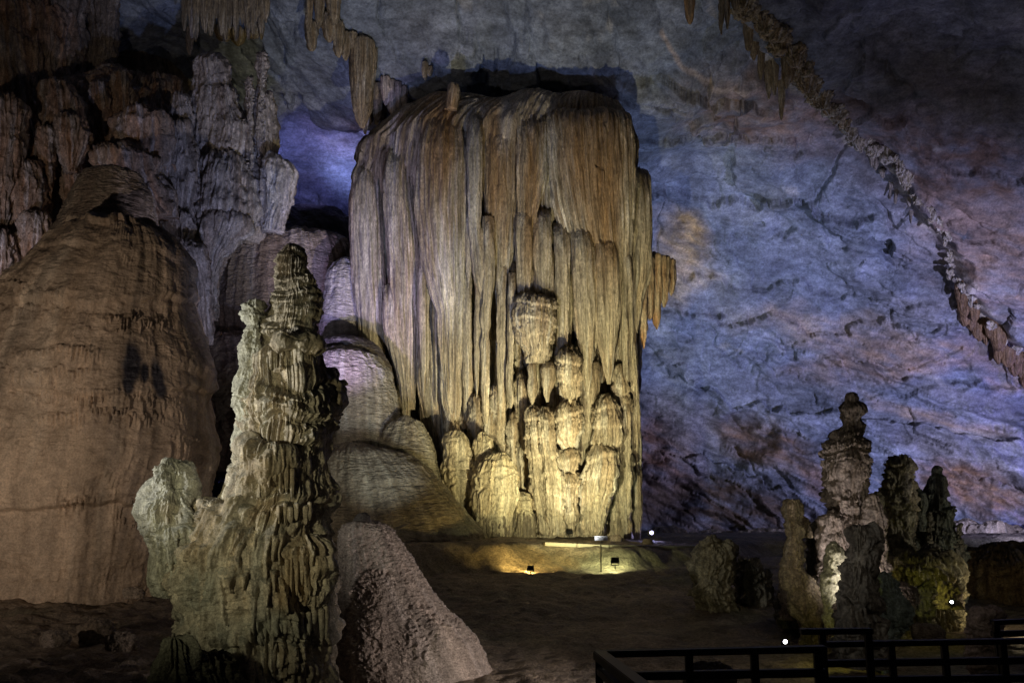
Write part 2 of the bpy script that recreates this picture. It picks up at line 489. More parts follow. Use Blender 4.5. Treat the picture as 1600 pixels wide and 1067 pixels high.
def build_wall():
    nx, nv = 1600, 900
    X = np.interp(np.linspace(0, 1, nx), [0, .06, .5, .96, 1], [-34, -22, 2, 24, 34])
    pz = np.array([-3, 0, 4, 8, 11.5, 14.2, 16.0, 17.2, 18.0, 18.3])
    py_ = np.array([38.5, 38.6, 38.8, 37.6, 35.0, 31.0, 26.0, 20.0, 12.0, 2.0])
    arc = np.concatenate([[0], np.cumsum(np.hypot(np.diff(pz), np.diff(py_)))])
    dens = np.interp(np.linspace(0, 1, nv), [0, 0.72, 1], [0, 0.80, 1.0]) * arc[-1]
    z = np.interp(dens, arc, pz); y = np.interp(dens, arc, py_)
    ker = np.hanning(83)[1:-1]; ker /= ker.sum()
    pad = 41
    ze = np.convolve(np.pad(z, pad, mode='reflect', reflect_type='odd'), ker, 'same')[pad:-pad]
    ye = np.convolve(np.pad(y, pad, mode='reflect', reflect_type='odd'), ker, 'same')[pad:-pad]
    p = np.empty((nv, nx, 3))
    p[..., 0] = X[None, :]
    p[..., 1] = ye[:, None] - 0.010 * X[None, :] ** 2 + 0.03 * X[None, :]
    p[..., 2] = ze[:, None] - 0.0035 * np.maximum(0, np.abs(X[None, :]) - 6) ** 2 * np.clip(ze[:, None] / 12, 0, 1.2)
    n = grid_normals(p, False)
    n *= np.where(n[..., 1:2] > 0, -1, 1) * 1.0
    px, pyy = proj(p)
    w = fbm(p, 0.16, 3, 1)
    wx = px + 40 * fbm(p, 0.5, 3, 4); wy = pyy + 40 * fbm(p, 0.5, 3, 5)
    # coordinate along tilted strata
    ang = rad(-24)
    s1 = p[..., 0] * math.cos(ang) + p[..., 2] * math.sin(ang)
    s2 = -p[..., 0] * math.sin(ang) + p[..., 2] * math.cos(ang)
    q = np.stack([s1 * 0.35, p[..., 1] * 0.5, s2], -1)
    h = 1.5 * w + 0.45 * fbm(q, 0.55, 5, 2)
    wa = fbm(p, .5, 3, 15); wb = fbm(p, .5, 3, 16)
    a1 = s1 + 1.6 * wa; b1 = s2 + 1.3 * wb
    k1, j1 = slabs(a1 * .075, b1 * .26, 1.0)
    k2, j2 = slabs(a1 * .22 + 4, b1 * .80 + 2, 5.0)
    k3, j3 = slabs(a1 * .7 + 9, b1 * 2.4, 9.0)
    rug = .35 + .65 * sstep(-.25, .3, fbm(p, .22, 2, 17))
    h += 0.55 * k1 + 0.30 * k2 * rug + 0.05 * k3 * rug
    h -= .16 * (1 - sstep(0, .03, j1)) * sstep(-.1, .2, wa) + .06 * rug * (1 - sstep(0, .06, j2)) * sstep(-.1, .25, wb)
    h += .08 * rug * fbm(q, 1.4, 5, 3, mode=1)
    low = sstep(560, 760, pyy)
    qq = np.stack([s1 * .10, p[..., 1] * .1, s2], -1) + .35 * np.stack([wa, wb, wa - wb], -1)
    c1 = np.abs(fbm(qq, .62, 3, 18)); c2 = np.abs(fbm(qq, 1.5, 3, 19))
    mk = sstep(-.25, .2, fbm(p, .3, 2, 21))
    h += (.30 * np.sqrt(c1 + .01) + .14 * np.sqrt(c2 + .01)) * (.5 + mk) - .10 * mk * (1 - sstep(0, .022, c1))
    h += low * 0.55 * fbm(np.stack([s1 * 0.3, p[..., 1], s2 * 1.2], -1), 1.1, 5, 9, mode=1)
    h += 0.035 * fbm(p, 2.4, 4, 6) + 0.025 * fbm(q, 5.0, 3, 7, mode=2)
    # cracks: thin deep grooves, broken up
    cr = fbm(q + 0.4 * fbm(p, 1.0, 2, 11)[..., None], 0.42, 2, 12)
    m = sstep(0.0, 0.35, fbm(p, 0.35, 2, 13) + 0.1)
    h -= 0.14 * m * (1 - sstep(0.0, 0.018, np.abs(cr)))
    cracks = [[(1000, 185), (1040, 186), (1100, 195), (1130, 205)], [(1090, 165), (1105, 155)], [(1125, 215), (1145, 180), (1150, 110)],
              [(1145, 178), (1170, 200)], [(1200, 318), (1270, 315), (1330, 225)], [(1310, 295), (1370, 310), (1440, 390)],
              [(1300, 340), (1370, 370), (1420, 395)], [(1170, 522), (1210, 532), (1255, 548)], [(1330, 425), (1400, 450)],
              [(1360, 480), (1440, 490), (1500, 515)], [(1180, 352), (1192, 350)], [(770, 30), (785, 110), (790, 150)], [(860, 95), (700, 20)],
              [(1290, 565), (1420, 570), (1500, 545)], [(1150, 700), (1230, 760), (1290, 800)], [(1030, 740), (1180, 830)],
              [(640, 60), (700, 100), (740, 140)], [(560, 0), (660, 110)], [(900, 20), (990, 90), (1060, 110)]]
    for i, cpts in enumerate(cracks):
        d = seg_dist(wx * .6 + px * .4, wy * .6 + pyy * .4, cpts)
        h -= 0.34 * (1 - sstep(1.0, 3.6, d)) * (0.5 + 0.5 * sstep(-.2, .3, fbm(p, 1.3, 2, 20 + i)))
        h += 0.16 * (1 - sstep(0, 26, d)) * (pyy > 0)
    for A, L_, cpts in [(.32, 46, [(1000, 300), (1120, 330), (1250, 318), (1400, 340)]), (.30, 50, [(1010, 470), (1150, 500), (1300, 520), (1480, 500)]),
                        (.34, 60, [(1020, 560), (1150, 628), (1270, 640), (1400, 655), (1620, 705)]), (.30, 40, [(1040, 690), (1160, 740), (1300, 800)]),
                        (.26, 40, [(1190, 370), (1340, 392), (1470, 440)]), (.30, 50, [(1300, 560), (1450, 590), (1640, 610)]), (.24, 40, [(1000, 400), (1120, 440), (1290, 452), (1450, 470)]),
                        (.26, 46, [(1380, 700), (1500, 745), (1640, 770)]), (.28, 60, [(640, 20), (760, 90), (860, 110)]), (.3, 60, [(1010, 60), (1100, 110), (1210, 140)]),
                        (.26, 40, [(1000, 150), (1100, 188), (1180, 196), (1290, 240)]), (.26, 46, [(1340, 120), (1450, 190), (1640, 260)]), (.26, 46, [(1420, 270), (1520, 330), (1640, 380)])]:
        X_ = [c[0] for c in cpts]; Y_ = [c[1] for c in cpts]
        dy = wy + 14 * fbm(p, 1.6, 3, 22) - np.interp(wx, X_, Y_)
        ends = sstep(X_[0] - 60, X_[0] + 60, wx) * sstep(X_[-1] + 60, X_[-1] - 60, wx)
        h += 1.5 * A * ends * sstep(0, 3.0, dy) * np.exp(-np.maximum(dy, 0) / L_)
    # the break: above and right of the rib the rock stands forward as an overhang
    dr = seg_dist(wx, wy, RIB)
    xr = np.interp(pyy, [a[1] for a in RIB], [a[0] for a in RIB])
    side = (px - xr)
    h += 1.3 * sstep(-14, 26, side + 20 * fbm(p, 1.1, 3, 8)) * sstep(620, 520, pyy)
    # hollow over the column and dark cave mouth on the right
    h += 2.3 * blob(wx, wy, 840, 100, 270, 120, 0, .9)
    h -= .9 * blob(wx, wy, 1150, 685, 50, 38)
    h -= 0.7 * blob(wx, wy, 1010, 800, 60, 60)
    h += .6 * blob(wx, wy, 1240, 740, 90, 60, 25)
    p2 = p + n * h[..., None]
    # colours of the stone; the brown wall foot has shade painted in too
    base = mixc(C(.21, .245, .30), C(.34, .375, .43), sstep(-.35, .45, fbm(q, 0.7, 5, 30)))
    t = sstep(.02, .5, fbm(q, 0.28, 4, 31))
    base = mixc(base, C(.33, .27, .20), t * 0.5)
    base = mixc(base, C(.24, .25, .23), sstep(.1, .5, fbm(p, .5, 4, 32)) * .5)
    fine = fbm(q, 3.0, 4, 33)
    base = base * (.82 + .5 * (hsh(np.floor(a1 * .36 + 4 - .5 + .5), np.floor(b1 * .85 + 2), 6.0) * 0 + k2 * .35 + .45 * sstep(-.4, .5, fine)))[..., None]
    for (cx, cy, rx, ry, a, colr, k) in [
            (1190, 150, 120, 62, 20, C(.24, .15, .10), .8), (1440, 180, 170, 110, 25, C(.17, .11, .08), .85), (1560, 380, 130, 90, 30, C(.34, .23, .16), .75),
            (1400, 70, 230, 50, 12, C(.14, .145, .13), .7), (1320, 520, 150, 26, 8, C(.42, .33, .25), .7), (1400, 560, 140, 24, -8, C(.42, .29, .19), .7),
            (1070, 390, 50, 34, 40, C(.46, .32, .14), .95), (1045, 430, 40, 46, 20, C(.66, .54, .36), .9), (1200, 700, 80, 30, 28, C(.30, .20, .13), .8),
            (1310, 770, 60, 20, 30, C(.36, .22, .15), .6), (1040, 720, 45, 70, 0, C(.33, .19, .12), .8), (1130, 800, 160, 44, 12, C(.12, .085, .06), .95),  # last patch: brown wall foot, darkened further to stand in for shade
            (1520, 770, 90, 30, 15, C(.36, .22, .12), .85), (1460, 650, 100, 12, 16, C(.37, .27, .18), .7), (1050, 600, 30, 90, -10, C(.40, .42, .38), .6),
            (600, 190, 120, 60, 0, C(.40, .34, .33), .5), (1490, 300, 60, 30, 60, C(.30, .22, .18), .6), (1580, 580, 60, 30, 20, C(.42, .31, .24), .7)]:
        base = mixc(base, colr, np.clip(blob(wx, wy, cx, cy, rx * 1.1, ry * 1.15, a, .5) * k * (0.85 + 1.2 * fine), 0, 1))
    # pale seam down the rib
    seam = (1 - sstep(4, 17, dr)) * sstep(-.25, .2, fbm(p, 1.6, 3, 40) + .12)
    base = mixc(base, C(.50, .44, .36), np.clip(seam * .85, 0, 1))
    s3 = 1 - sstep(1, 6, seg_dist(wx * .4 + px * .6, wy * .4 + pyy * .6, [(1030, 10), (1065, 55), (1100, 85), (1160, 100)]))
    base = mixc(base, C(.50, .40, .33), s3 * .7)
    base = mixc(base, C(.52, .50, .46), sstep(.32, .5, fbm(q, 1.6, 4, 44)) * .5)
    wpx, wpy = proj(p2)
    ok = (wpx > -400) & (wpx < 2000) & (wpy > -200) & (wpy < 1000)
    gx = ((wpx[ok] + 400) / 8).astype(int); gy = ((wpy[ok] + 200) / 8).astype(int)
    WY[gy, gx] = p2[..., 1][ok]
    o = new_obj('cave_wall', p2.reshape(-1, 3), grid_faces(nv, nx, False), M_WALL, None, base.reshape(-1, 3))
    return struct(o)


build_wall()


# ------------------------------------------------------------------ floor
def floor_z(x, y):
    pxx = 800 + F * x / np.maximum(y, 1)
    yb = np.interp(pxx, [300, 640, 740, 830, 950, 1020, 1090, 1180, 1400], [17.0, 18.2, 19.2, 19.2, 19.3, 20.0, 21.4, 23, 25])
    near = np.interp(y, [0, 8, 12, 16, 19, 25], [-1.95, -1.90, -1.80, -1.50, -1.22, -1.1])
    far = np.interp(y, [15, 20, 26, 38, 60], [-0.70, -0.66, -0.56, -0.95, -0.95])
    yb = yb + .35 * np.sin(x * 1.7) * np.sin(x * .6 + 1) + .2 * perlin(x * 1.3, y * 0 + 3.1, y * 0)
    far = far - .05 * np.clip(x, 0, 5) * sstep(30, 22, y)
    t = sstep(-0.2, 0.9, y - yb)
    z = near * (1 - t) + far * t
    z = z + 0.9 * sstep(-6, -12, x) * sstep(20, 14, y) * 0.4
    return z


def build_floor():
    nx, ny = 760, 760
    x = np.linspace(-30, 30, nx)
    y = 42 * np.linspace(0, 1, ny) ** 1.5 - 2
    p = np.empty((ny, nx, 3))
    p[..., 0] = x[None, :] * (0.35 + 0.65 * np.clip((y[:, None] + 2) / 30, 0, 1)); p[..., 1] = y[:, None]
    z = floor_z(p[..., 0], p[..., 1]); p[..., 2] = z
    rough = np.where((p[..., 0] < -3.2) & (p[..., 1] < 19), 1.0, 0.35)
    face = sstep(.3, 1.0, np.abs(np.gradient(z, axis=0)) * 30)
    p[..., 2] += 0.16 * fbm(p, .45, 4, 60) + rough * 0.12 * fbm(p, 1.6, 5, 61, mode=1) + 0.025 * fbm(p, 5, 4, 62)
    p[..., 1] += 0.25 * face * fbm(p, .9, 4, 63)
    p[..., 2] += .05 * fbm(p * np.array([1, 1, .2]), 2.2, 4, 68, mode=1)
    c = mixc(C(.20, .16, .12), C(.32, .25, .18), sstep(-.3, .4, fbm(p, .8, 5, 64)))
    c = mixc(c, C(.30, .25, .17), face * .8)
    c = mixc(c, C(.12, .13, .07), sstep(.1, .5, fbm(p, .4, 4, 66)) * .6)
    o = new_obj('cave_floor', p.reshape(-1, 3), grid_faces(ny, nx, False)[:, ::-1], M_FLOOR, None, c.reshape(-1, 3))
    struct(o)


build_floor()

# ------------------------------------------------------------------ relief and colour recipes


def d_curtain(fl=0.16, W=0.16, H=2.4, seed=1, start=2.0, ice=0.16):
    def f(p, u, v, th, R):
        uu = u + 0.10 * fbm(p, (1.2, 1.2, .25), 3, seed)
        q = np.stack([uu, 0 * uu, v * 0.05], -1)
        h = fl * fbm(q, 3.6, 4, seed + 2, mode=2) + 0.35 * fbm(q, 0.9, 3, seed + 3)
        on = sstep(0, start, v - 0.4 + 1.2 * fbm(q, 1.5, 2, seed + 5))
        vv = v + 1.6 * fbm(np.stack([uu, 0 * uu, 0 * uu], -1), 1.3, 3, seed + 4)
        h = h * (0.25 + 0.75 * on) + on * (ice * icicles(uu, vv, W * 1.9, H, seed) + 0.55 * ice * icicles(uu + 3, vv + 1, W, H * .7, seed + 7))
        g = np.abs(perlin(uu * 5.5, v * .10, seed + 3.3)) ; g2 = np.abs(perlin(uu * 11, v * .2, seed + 9.3))
        h = h - .07 * (1 - sstep(0, .10, g)) - .03 * (1 - sstep(0, .12, g2))
        return h + 0.02 * fbm(p, (5, 5, 3), 3, seed + 8)
    return f


def d_drape(fl=0.05, W=0.09, seed=1, band=0.012, ice=0.05, H=0.8, bulge=0.0, bH=.6):
    def f(p, u, v, th, R):
        uu = u + 0.04 * fbm(p, (2, 2, .6), 2, seed)
        q = np.stack([uu, 0 * uu, v * .08], -1)
        h = fl * fbm(q, 0.55 / W, 3, seed + 1, mode=2)
        g = np.abs(perlin(uu * 6.5, v * .15, seed + 3.3))
        h = h - min(.05, fl * .8) * (1 - sstep(0, .12, g))
        h = h + ice * icicles(uu, v + .5 * fbm(q, 2, 2, seed + 2), W * 1.6, H, seed)
        h = h + band * fbm(np.stack([uu * .2, 0 * uu, v], -1), 3.6, 3, seed + 4, mode=1) + 0.010 * fbm(p, 7, 3, seed + 5)
        if bulge:
            h = h + bulge * (tiers(v + .3 * fbm(p, .8, 2, seed + 6), bH) - .4)
        return h
    return f


def d_flow(amp=0.10, rip=0.02, seed=1, big=0.5, flute=0.05):
    def f(p, u, v, th, R):
        h = amp * fbm(p, big, 4, seed) * 2
        q = np.stack([u, 0 * u, v * .12], -1)
        h = h + flute * fbm(q, 1.8, 4, seed + 1)
        w = v + .35 * fbm(p, 1.1, 3, seed + 2)
        h = h + 1.5 * rip * fbm(np.stack([u * .45, 0 * u, w], -1), 5, 4, seed + 3, mode=1) + .02 * fbm(p, 4, 4, seed + 5, mode=1)
        return h + .05 * (tiers(w * .8 + .5 * fbm(p, .6, 2, seed + 6), .9) - .4)
    return f


def d_mite(seed=1, H=.35, W=.07, tier=.07, ice=.05, fine=.018, big=.09, sc=1.0):
    def f(p, u, v, th, R):
        w = v + H * 1.7 * fbm(p, 1.5 / (H * 3) , 3, seed)
        amp = .6 + .8 * fbm(p, .9 / (H * 3), 2, seed + 1)
        h = big * fbm(p, 1.1 * sc, 3, seed + 2) * 2
        h = h + tier * amp * (tiers(w, H) - .35)
        h = h + .28 * tier * (tiers(w * 1.0 + .3 * H + .2 * H * fbm(p, 4, 2, seed + 3), H * .37) - .4)
        uu = u + .6 * W * fbm(p, 3, 2, seed + 4)
        h = h + ice * icicles(uu, w, W * 1.5, H, seed, .3, 1.2) * (.5 + amp * .6)
        h = h + ice * .5 * icicles(uu + 5, w + .2, W * .8, H * .5, seed + 9, .4, 1.5)
        h = h + fine * fbm(p, 5 * sc, 4, seed + 5, mode=2)
        return h
    return f


def d_rag(seed, W, lump=1.0, tier=0.0):
    def f(p, u, v, th, R):
        uu = u + .12 * lump * fbm(p, 1.5, 3, seed)
        w = v + .9 * lump * fbm(np.stack([uu, 0 * u, v * .3], -1), 1.1, 3, seed + 1)
        h = .60 * lump * min(1, R) * fbm(p, (1.1, 1.1, .5), 4, seed + 2)
        h = h + .10 * icicles(uu, w, W * 1.2, 1.7, seed + 3, .3, 1.8) + .06 * icicles(uu + 4, w + .4, W * .6, .5, seed + 4, .3, 1.8)
        g = np.abs(perlin(uu * 5, v * .3, seed + .5))
        if tier:
            h = h + tier * (tiers(w, .48) - .4)
        return h - .05 * (1 - sstep(0, .13, g)) + .07 * lump * fbm(p, (3.2, 3.2, 1.2), 4, seed + 5, mode=1)
    return f


def c_stone(a=TAN, b=BROWN, c=PALE, seed=1, streak=1.0, extra=None):
    def f(p, n, u, v, h):
        q = np.stack([u, 0 * u, v * .10], -1)
        t = sstep(-.3, .35, fbm(q, 1.5 * streak, 5, seed + 50))
        col = mixc(a, b, t * .8)
        col = mixc(col, c, sstep(.05, .4, fbm(q, 2.6 * streak, 4, seed + 51)) * .7)
        col = mixc(col, a * .8, sstep(.0, .5, fbm(p, 1.2, 4, seed + 52)) * .5)
        rb = perlin(u * 4.2 * streak + 1.2 * perlin(u * .7, v * .3, seed), v * .10, seed + 53.0) + .5 * perlin(u * 11 * streak, v * .25, seed + 54.0)
        col = col * (1 + .55 * np.clip(rb, -.9, .9))[..., None]
        if extra is not None:
            col = extra(col, p, n, u, v, h)
        return col
    return f


# ------------------------------------------------------------------ the great curtain column
def e_column(col, p, n, u, v, h):
    px, py = proj(p)
    px = px + 10 * fbm(p, (1.5, 1.5, .2), 3, 70)
    orange = C(.33, .19, .075)
    f = .75 + .6 * fbm(np.stack([p[..., 0], 0 * px, p[..., 2] * .08], -1), 4, 4, 71)
    for (x, y, rx, ry) in [(683, 220, 22, 90), (780, 250, 26, 110), (925, 220, 58, 90), (830, 300, 14, 120), (945, 330, 25, 110), (705, 190, 14, 60)]:
        col = mixc(col, orange, np.clip(blob(px, py, x, y, rx, ry, 0, .6) * f * .95, 0, 1))
    for (x, y, rx, ry) in [(738, 270, 10, 120), (790, 190, 9, 45), (860, 260, 8, 80), (612, 300, 8, 120), (570, 400, 20, 120), (705, 440, 26, 70)]:
        col = mixc(col, C(.62, .60, .54), np.clip(blob(px, py, x, y, rx, ry, 0, .6) * f * .7, 0, 1))
    return col


col_base = P(860, 835, 26)
_cur = d_curtain(.15, .09, 2.6, 3, ice=.15)


def d_body(p, u, v, th, R):
    px, py = proj(p)
    front = sstep(1.5, .9, np.abs(th))
    h = _cur(p, u, v, th, R)
    edge = 455 + 60 * fbm(np.stack([u, 0 * u, 0 * u], -1), 2.2, 4, 90)
    h = h + .38 * fbm(p, (.55, .55, .12), 2, 91) - .22
    return h - .4 * front * sstep(edge - 25, edge + 30, py) * sstep(640, 690, px)


column = thing('flowstone_column', 'giant fluted brown and cream flowstone column hanging like a curtain from the ceiling', 'flowstone column', col_base)
loft('column_body', [(162, 715, 968), (168, 680, 978), (188, 625, 985), (210, 592, 992), (240, 560, 996), (300, 549, 998), (400, 548, 1000), (480, 556, 1002),
                     (560, 575, 1000), (640, 622, 998), (740, 668, 996), (850, 700, 994)], 26.9, M_COL,
     d_body, c_stone(C(.42, .36, .27), C(.27, .20, .12), C(.60, .56, .48), seed=3, extra=e_column), column, depth=.60, q=.8, sup=2.7, cap=.10, smooth=4, fit=False)
cc = c_stone(C(.45, .39, .29), C(.31, .23, .15), C(.64, .60, .52), 5, 2.0, e_column)
DR = [  # name, profile, Y, depth, seed, cap
    ('drapery', [(162, 660, 722), (230, 650, 729), (330, 649, 729), (420, 660, 729), (470, 676, 726), (490, 684, 722), (560, 686, 721), (620, 690, 721), (650, 697, 718), (674, 706, 710)], 23.9, .55, 11, .5),
    ('drapery', [(160, 730, 752), (260, 729, 755), (350, 733, 752), (430, 739, 764), (470, 750, 760), (490, 755, 757)], 23.7, .8, 12, .5),
    ('stalactite', [(330, 752, 772), (430, 752, 774), (474, 754, 768), (482, 750, 767), (505, 751, 766), (522, 755, 763), (535, 751, 765), (600, 751, 765), (640, 753, 764), (662, 757, 761)], 23.6, .9, 13, .4),
    ('drapery', [(170, 756, 806), (260, 754, 808), (330, 758, 806), (400, 764, 800), (455, 775, 792), (475, 780, 786)], 24.1, .5, 14, .5),
    ('stalactite', [(380, 722, 736), (500, 722, 737), (600, 723, 738), (640, 724, 736), (658, 728, 733)], 23.9, .9, 15, .4),
    ('stalactite', [(400, 778, 793), (480, 776, 792), (600, 776, 790), (700, 777, 788), (730, 780, 786)], 23.8, .9, 16, .3),
    ('stalactite', [(420, 794, 806), (560, 793, 803), (574, 791, 801), (600, 790, 802), (620, 792, 803), (638, 797, 799)], 23.5, .9, 17, .3),
    ('drapery', [(158, 808, 856), (260, 808, 858), (330, 810, 840), (400, 812, 832), (435, 817, 824), (450, 820, 822)], 24.0, .5, 18, .5),
    ('drapery', [(152, 858, 985), (180, 852, 990), (260, 856, 990), (330, 868, 990), (380, 884, 988), (420, 905, 984), (450, 930, 978)], 24.2, .42, 19, .35),
    ('drapery', [(246, 990, 1015), (262, 982, 1019), (350, 978, 1020), (440, 974, 1014), (470, 976, 1006), (500, 984, 1000), (520, 990, 996)], 24.5, .7, 20, .5),
    ('drapery', [(215, 598, 640), (280, 596, 646), (360, 602, 652), (450, 612, 655), (560, 622, 652), (640, 634, 648)], 24.3, .5, 21, .5),
    ('drapery', [(232, 556, 582), (260, 548, 590), (350, 546, 596), (430, 552, 600), (520, 558, 605), (575, 565, 600)], 24.9, .6, 22, .5),
    ('stalactite', [(440, 598, 632), (520, 600, 634), (600, 624, 640), (650, 630, 638)], 24.3, .8, 23, .4),
    ('drapery', [(430, 640, 690), (520, 645, 688), (600, 652, 692), (680, 662, 696), (745, 676, 702)], 24.4, .5, 24, .4),
    ('stalactite_cluster', [(452, 812, 862), (466, 804, 867), (480, 802, 868), (510, 802, 867), (535, 810, 862), (552, 820, 858), (566, 826, 848)], 23.3, .7, 25, .5),
    ('drapery', [(300, 806, 832), (400, 806, 832), (470, 810, 828), (500, 814, 822)], 23.75, .8, 44, .4),
    ('drapery', [(310, 832, 862), (400, 834, 862), (460, 838, 858), (490, 845, 852)], 23.8, .8, 45, .4),
    ('stalactite', [(556, 826, 837), (572, 824, 839), (590, 826, 838), (602, 823, 840), (616, 825, 838), (632, 831, 833)], 23.2, .9, 26, .7),
    ('stalactite', [(560, 852, 866), (574, 844, 872), (595, 846, 868), (612, 850, 860), (628, 854, 857)], 23.1, .9, 27, .8),
    ('drapery', [(330, 866, 892), (470, 868, 890), (530, 870, 888), (560, 874, 884)], 23.7, .8, 28, .4),
    ('stalactite_cluster', [(540, 880, 900), (556, 873, 909), (580, 872, 908), (605, 876, 906), (620, 884, 902), (636, 890, 898)], 22.9, .8, 29, .8),
    ('flowstone_tier', [(622, 882, 900), (636, 872, 909), (655, 870, 911), (672, 872, 909), (688, 876, 905), (698, 884, 898)], 22.6, .8, 30, .8),
    ('flowstone_tier', [(696, 884, 896), (704, 872, 904), (718, 870, 907), (730, 874, 902), (736, 880, 896)], 22.6, .8, 31, .8),
    ('flowstone_tier', [(732, 880, 898), (740, 872, 906), (755, 873, 906), (770, 878, 902), (786, 886, 898), (800, 883, 902), (818, 884, 899), (836, 888, 896)], 22.6, .8, 32, .7),
    ('stalagmite', [(630, 826, 842), (642, 822, 848), (700, 823, 856), (760, 828, 866), (800, 838, 872), (836, 842, 880)], 22.9, .7, 33, .7),
    ('stalagmite', [(632, 846, 858), (646, 842, 867), (700, 846, 868), (760, 850, 884), (800, 856, 880), (836, 860, 884)], 22.7, .7, 34, .7),
    ('stalagmite', [(612, 938, 956), (640, 926, 968), (690, 922, 970), (740, 912, 966), (790, 914, 950), (836, 914, 940)], 23.2, .7, 35, .7),
    ('stalagmite', [(690, 930, 948), (710, 920, 962), (760, 908, 960), (800, 906, 945), (836, 908, 938)], 22.7, .6, 36, .7),
    ('drapery', [(330, 892, 925), (480, 896, 930), (540, 905, 928), (590, 912, 924), (612, 916, 920)], 23.5, .7, 37, .4),
    ('drapery', [(350, 926, 965), (500, 930, 968), (540, 936, 962), (575, 944, 958), (600, 949, 953)], 23.6, .7, 38, .4),
    ('column_shaft', [(470, 966, 990), (560, 966, 996), (700, 968, 1000), (790, 970, 1000), (855, 966, 1002)], 24.4, .8, 39, .4),
    ('column_shaft', [(712, 988, 1000), (722, 984, 1004), (790, 984, 1003), (852, 984, 1001)], 24.2, .8, 40, .6),
    ('flowstone_shelf', [(470, 740, 800), (560, 738, 802), (640, 745, 806), (720, 760, 812), (836, 800, 836)], 25.0, .5, 41, .3),
    ('column_shaft', [(560, 905, 935), (640, 905, 935), (740, 900, 925), (836, 896, 925)], 23.8, .8, 42, .3),
]
for nm, pr, Y, dp, sd, cp in DR:
    w = max(a[2] - a[1] for a in pr) / F * Y
    W = min(.11, max(.04, w * .13))
    rag = 'tier' in nm or 'stalagmite' in nm or 'cluster' in nm
    loft(nm, pr, Y, M_COL, d_rag(sd, min(.09, W * .7), .45, .05) if rag else d_drape(W * .95, W, sd, .005, W * .5, max(.9, .45 * (pr[-1][0] - pr[0][0]) / F * Y), .06 if 'tier' in nm or 'stalagmite' in nm else 0.0, .45), cc, column, depth=dp, q=.9, sup=2.2, cap=cp, smooth=7,
         sink=.95 if pr[0][0] < 300 else (.95 if 'drap' in nm and pr[0][0] < 560 else .4))
rng = random.Random(15)
for i in range(34):
    x = 694 + (i + rng.random() * .9) * (985 - 694) / 34
    y0 = rng.uniform(440, 600); y1 = min(835, y0 + rng.uniform(90, 300)); hw = rng.uniform(4, 10); s = rng.uniform(-5, 5)
    pr = [(y0, x - hw * .7, x + hw * .7), (y0 * .7 + y1 * .3, x - hw, x + hw), (y0 * .3 + y1 * .7, x - hw * .8 + s, x + hw * .8 + s), (y1, x - hw * .3 + s, x + hw * .3 + s)]
    loft('column_shaft', pr, 24.9 - rng.random() * .5, M_COL, d_rag(1300 + i, .05, .4), cc, column, depth=1.0, q=.8, cap=.8, sink=.3)
for i in range(24):
    x = 696 + (i + rng.random() * .9) * (985 - 696) / 24
    y0 = rng.uniform(560, 680); hw = rng.uniform(7, 13)
    pr = [(y0, x - hw * .5, x + hw * .5), (y0 + 30, x - hw, x + hw), (780, x - hw * .9, x + hw * .9), (842, x - hw * .8, x + hw * .8)]
    loft('column_shaft', pr, 24.0 - rng.random() * .4, M_COL, d_rag(1400 + i, .05, .4), cc, column, depth=1.0, q=.8, cap=.8, sink=.3)
# rows of thin stalactites between the draperies, each a part
rng = random.Random(5)
for i in range(46):
    x = 655 + (i + rng.random() * .8) * (990 - 655) / 46
    y0 = rng.uniform(300, 420)
    y1 = y0 + rng.uniform(120, 260)
    hw = rng.uniform(3.0, 6.5)
    s = rng.uniform(-6, 6)
    pr = [(y0, x - hw, x + hw), (y0 * .55 + y1 * .45, x - hw * 1.05 + s * .5, x + hw * 1.05 + s * .5), (y0 * .2 + y1 * .8, x - hw * .75 + s, x + hw * .75 + s), (y1, x - .6 + s, x + .6 + s)]
    loft('stalactite', pr, 24.15 - rng.random() * .45, M_COL, d_drape(.025, .05, 100 + i, .006, .02, 1.5), cc, column, depth=1.0, q=.8, cap=.5, sink=.6)
# broad-capped fringe right of the column
for i, (x0, x1, ya, yb, Y) in enumerate([(1008, 1022, 400, 500, 25.4), (1018, 1034, 395, 515, 25.8), (1030, 1046, 400, 480, 26.0), (1042, 1056, 405, 462, 26.3), (1000, 1012, 420, 545, 25.0)]):
    pr = [(ya, x0, x1), (ya * .5 + yb * .5, x0, x1), (ya * .15 + yb * .85, x0 + 2, x1 - 2), (yb, (x0 + x1) / 2 - 1, (x0 + x1) / 2 + 1)]
    loft('stalactite', pr, Y, M_COL, d_drape(.05, .07, 160 + i, .01, .05), c_stone(C(.46, .36, .25), RUST, PALE, 6), column, depth=1.0, q=.8, cap=.6)
loft('knob', [(130, 704, 715), (142, 700, 719), (158, 698, 716), (172, 696, 714)], 24.3, M_COL, d_drape(.05, .08, 77), cc, column, depth=1, cap=.8)

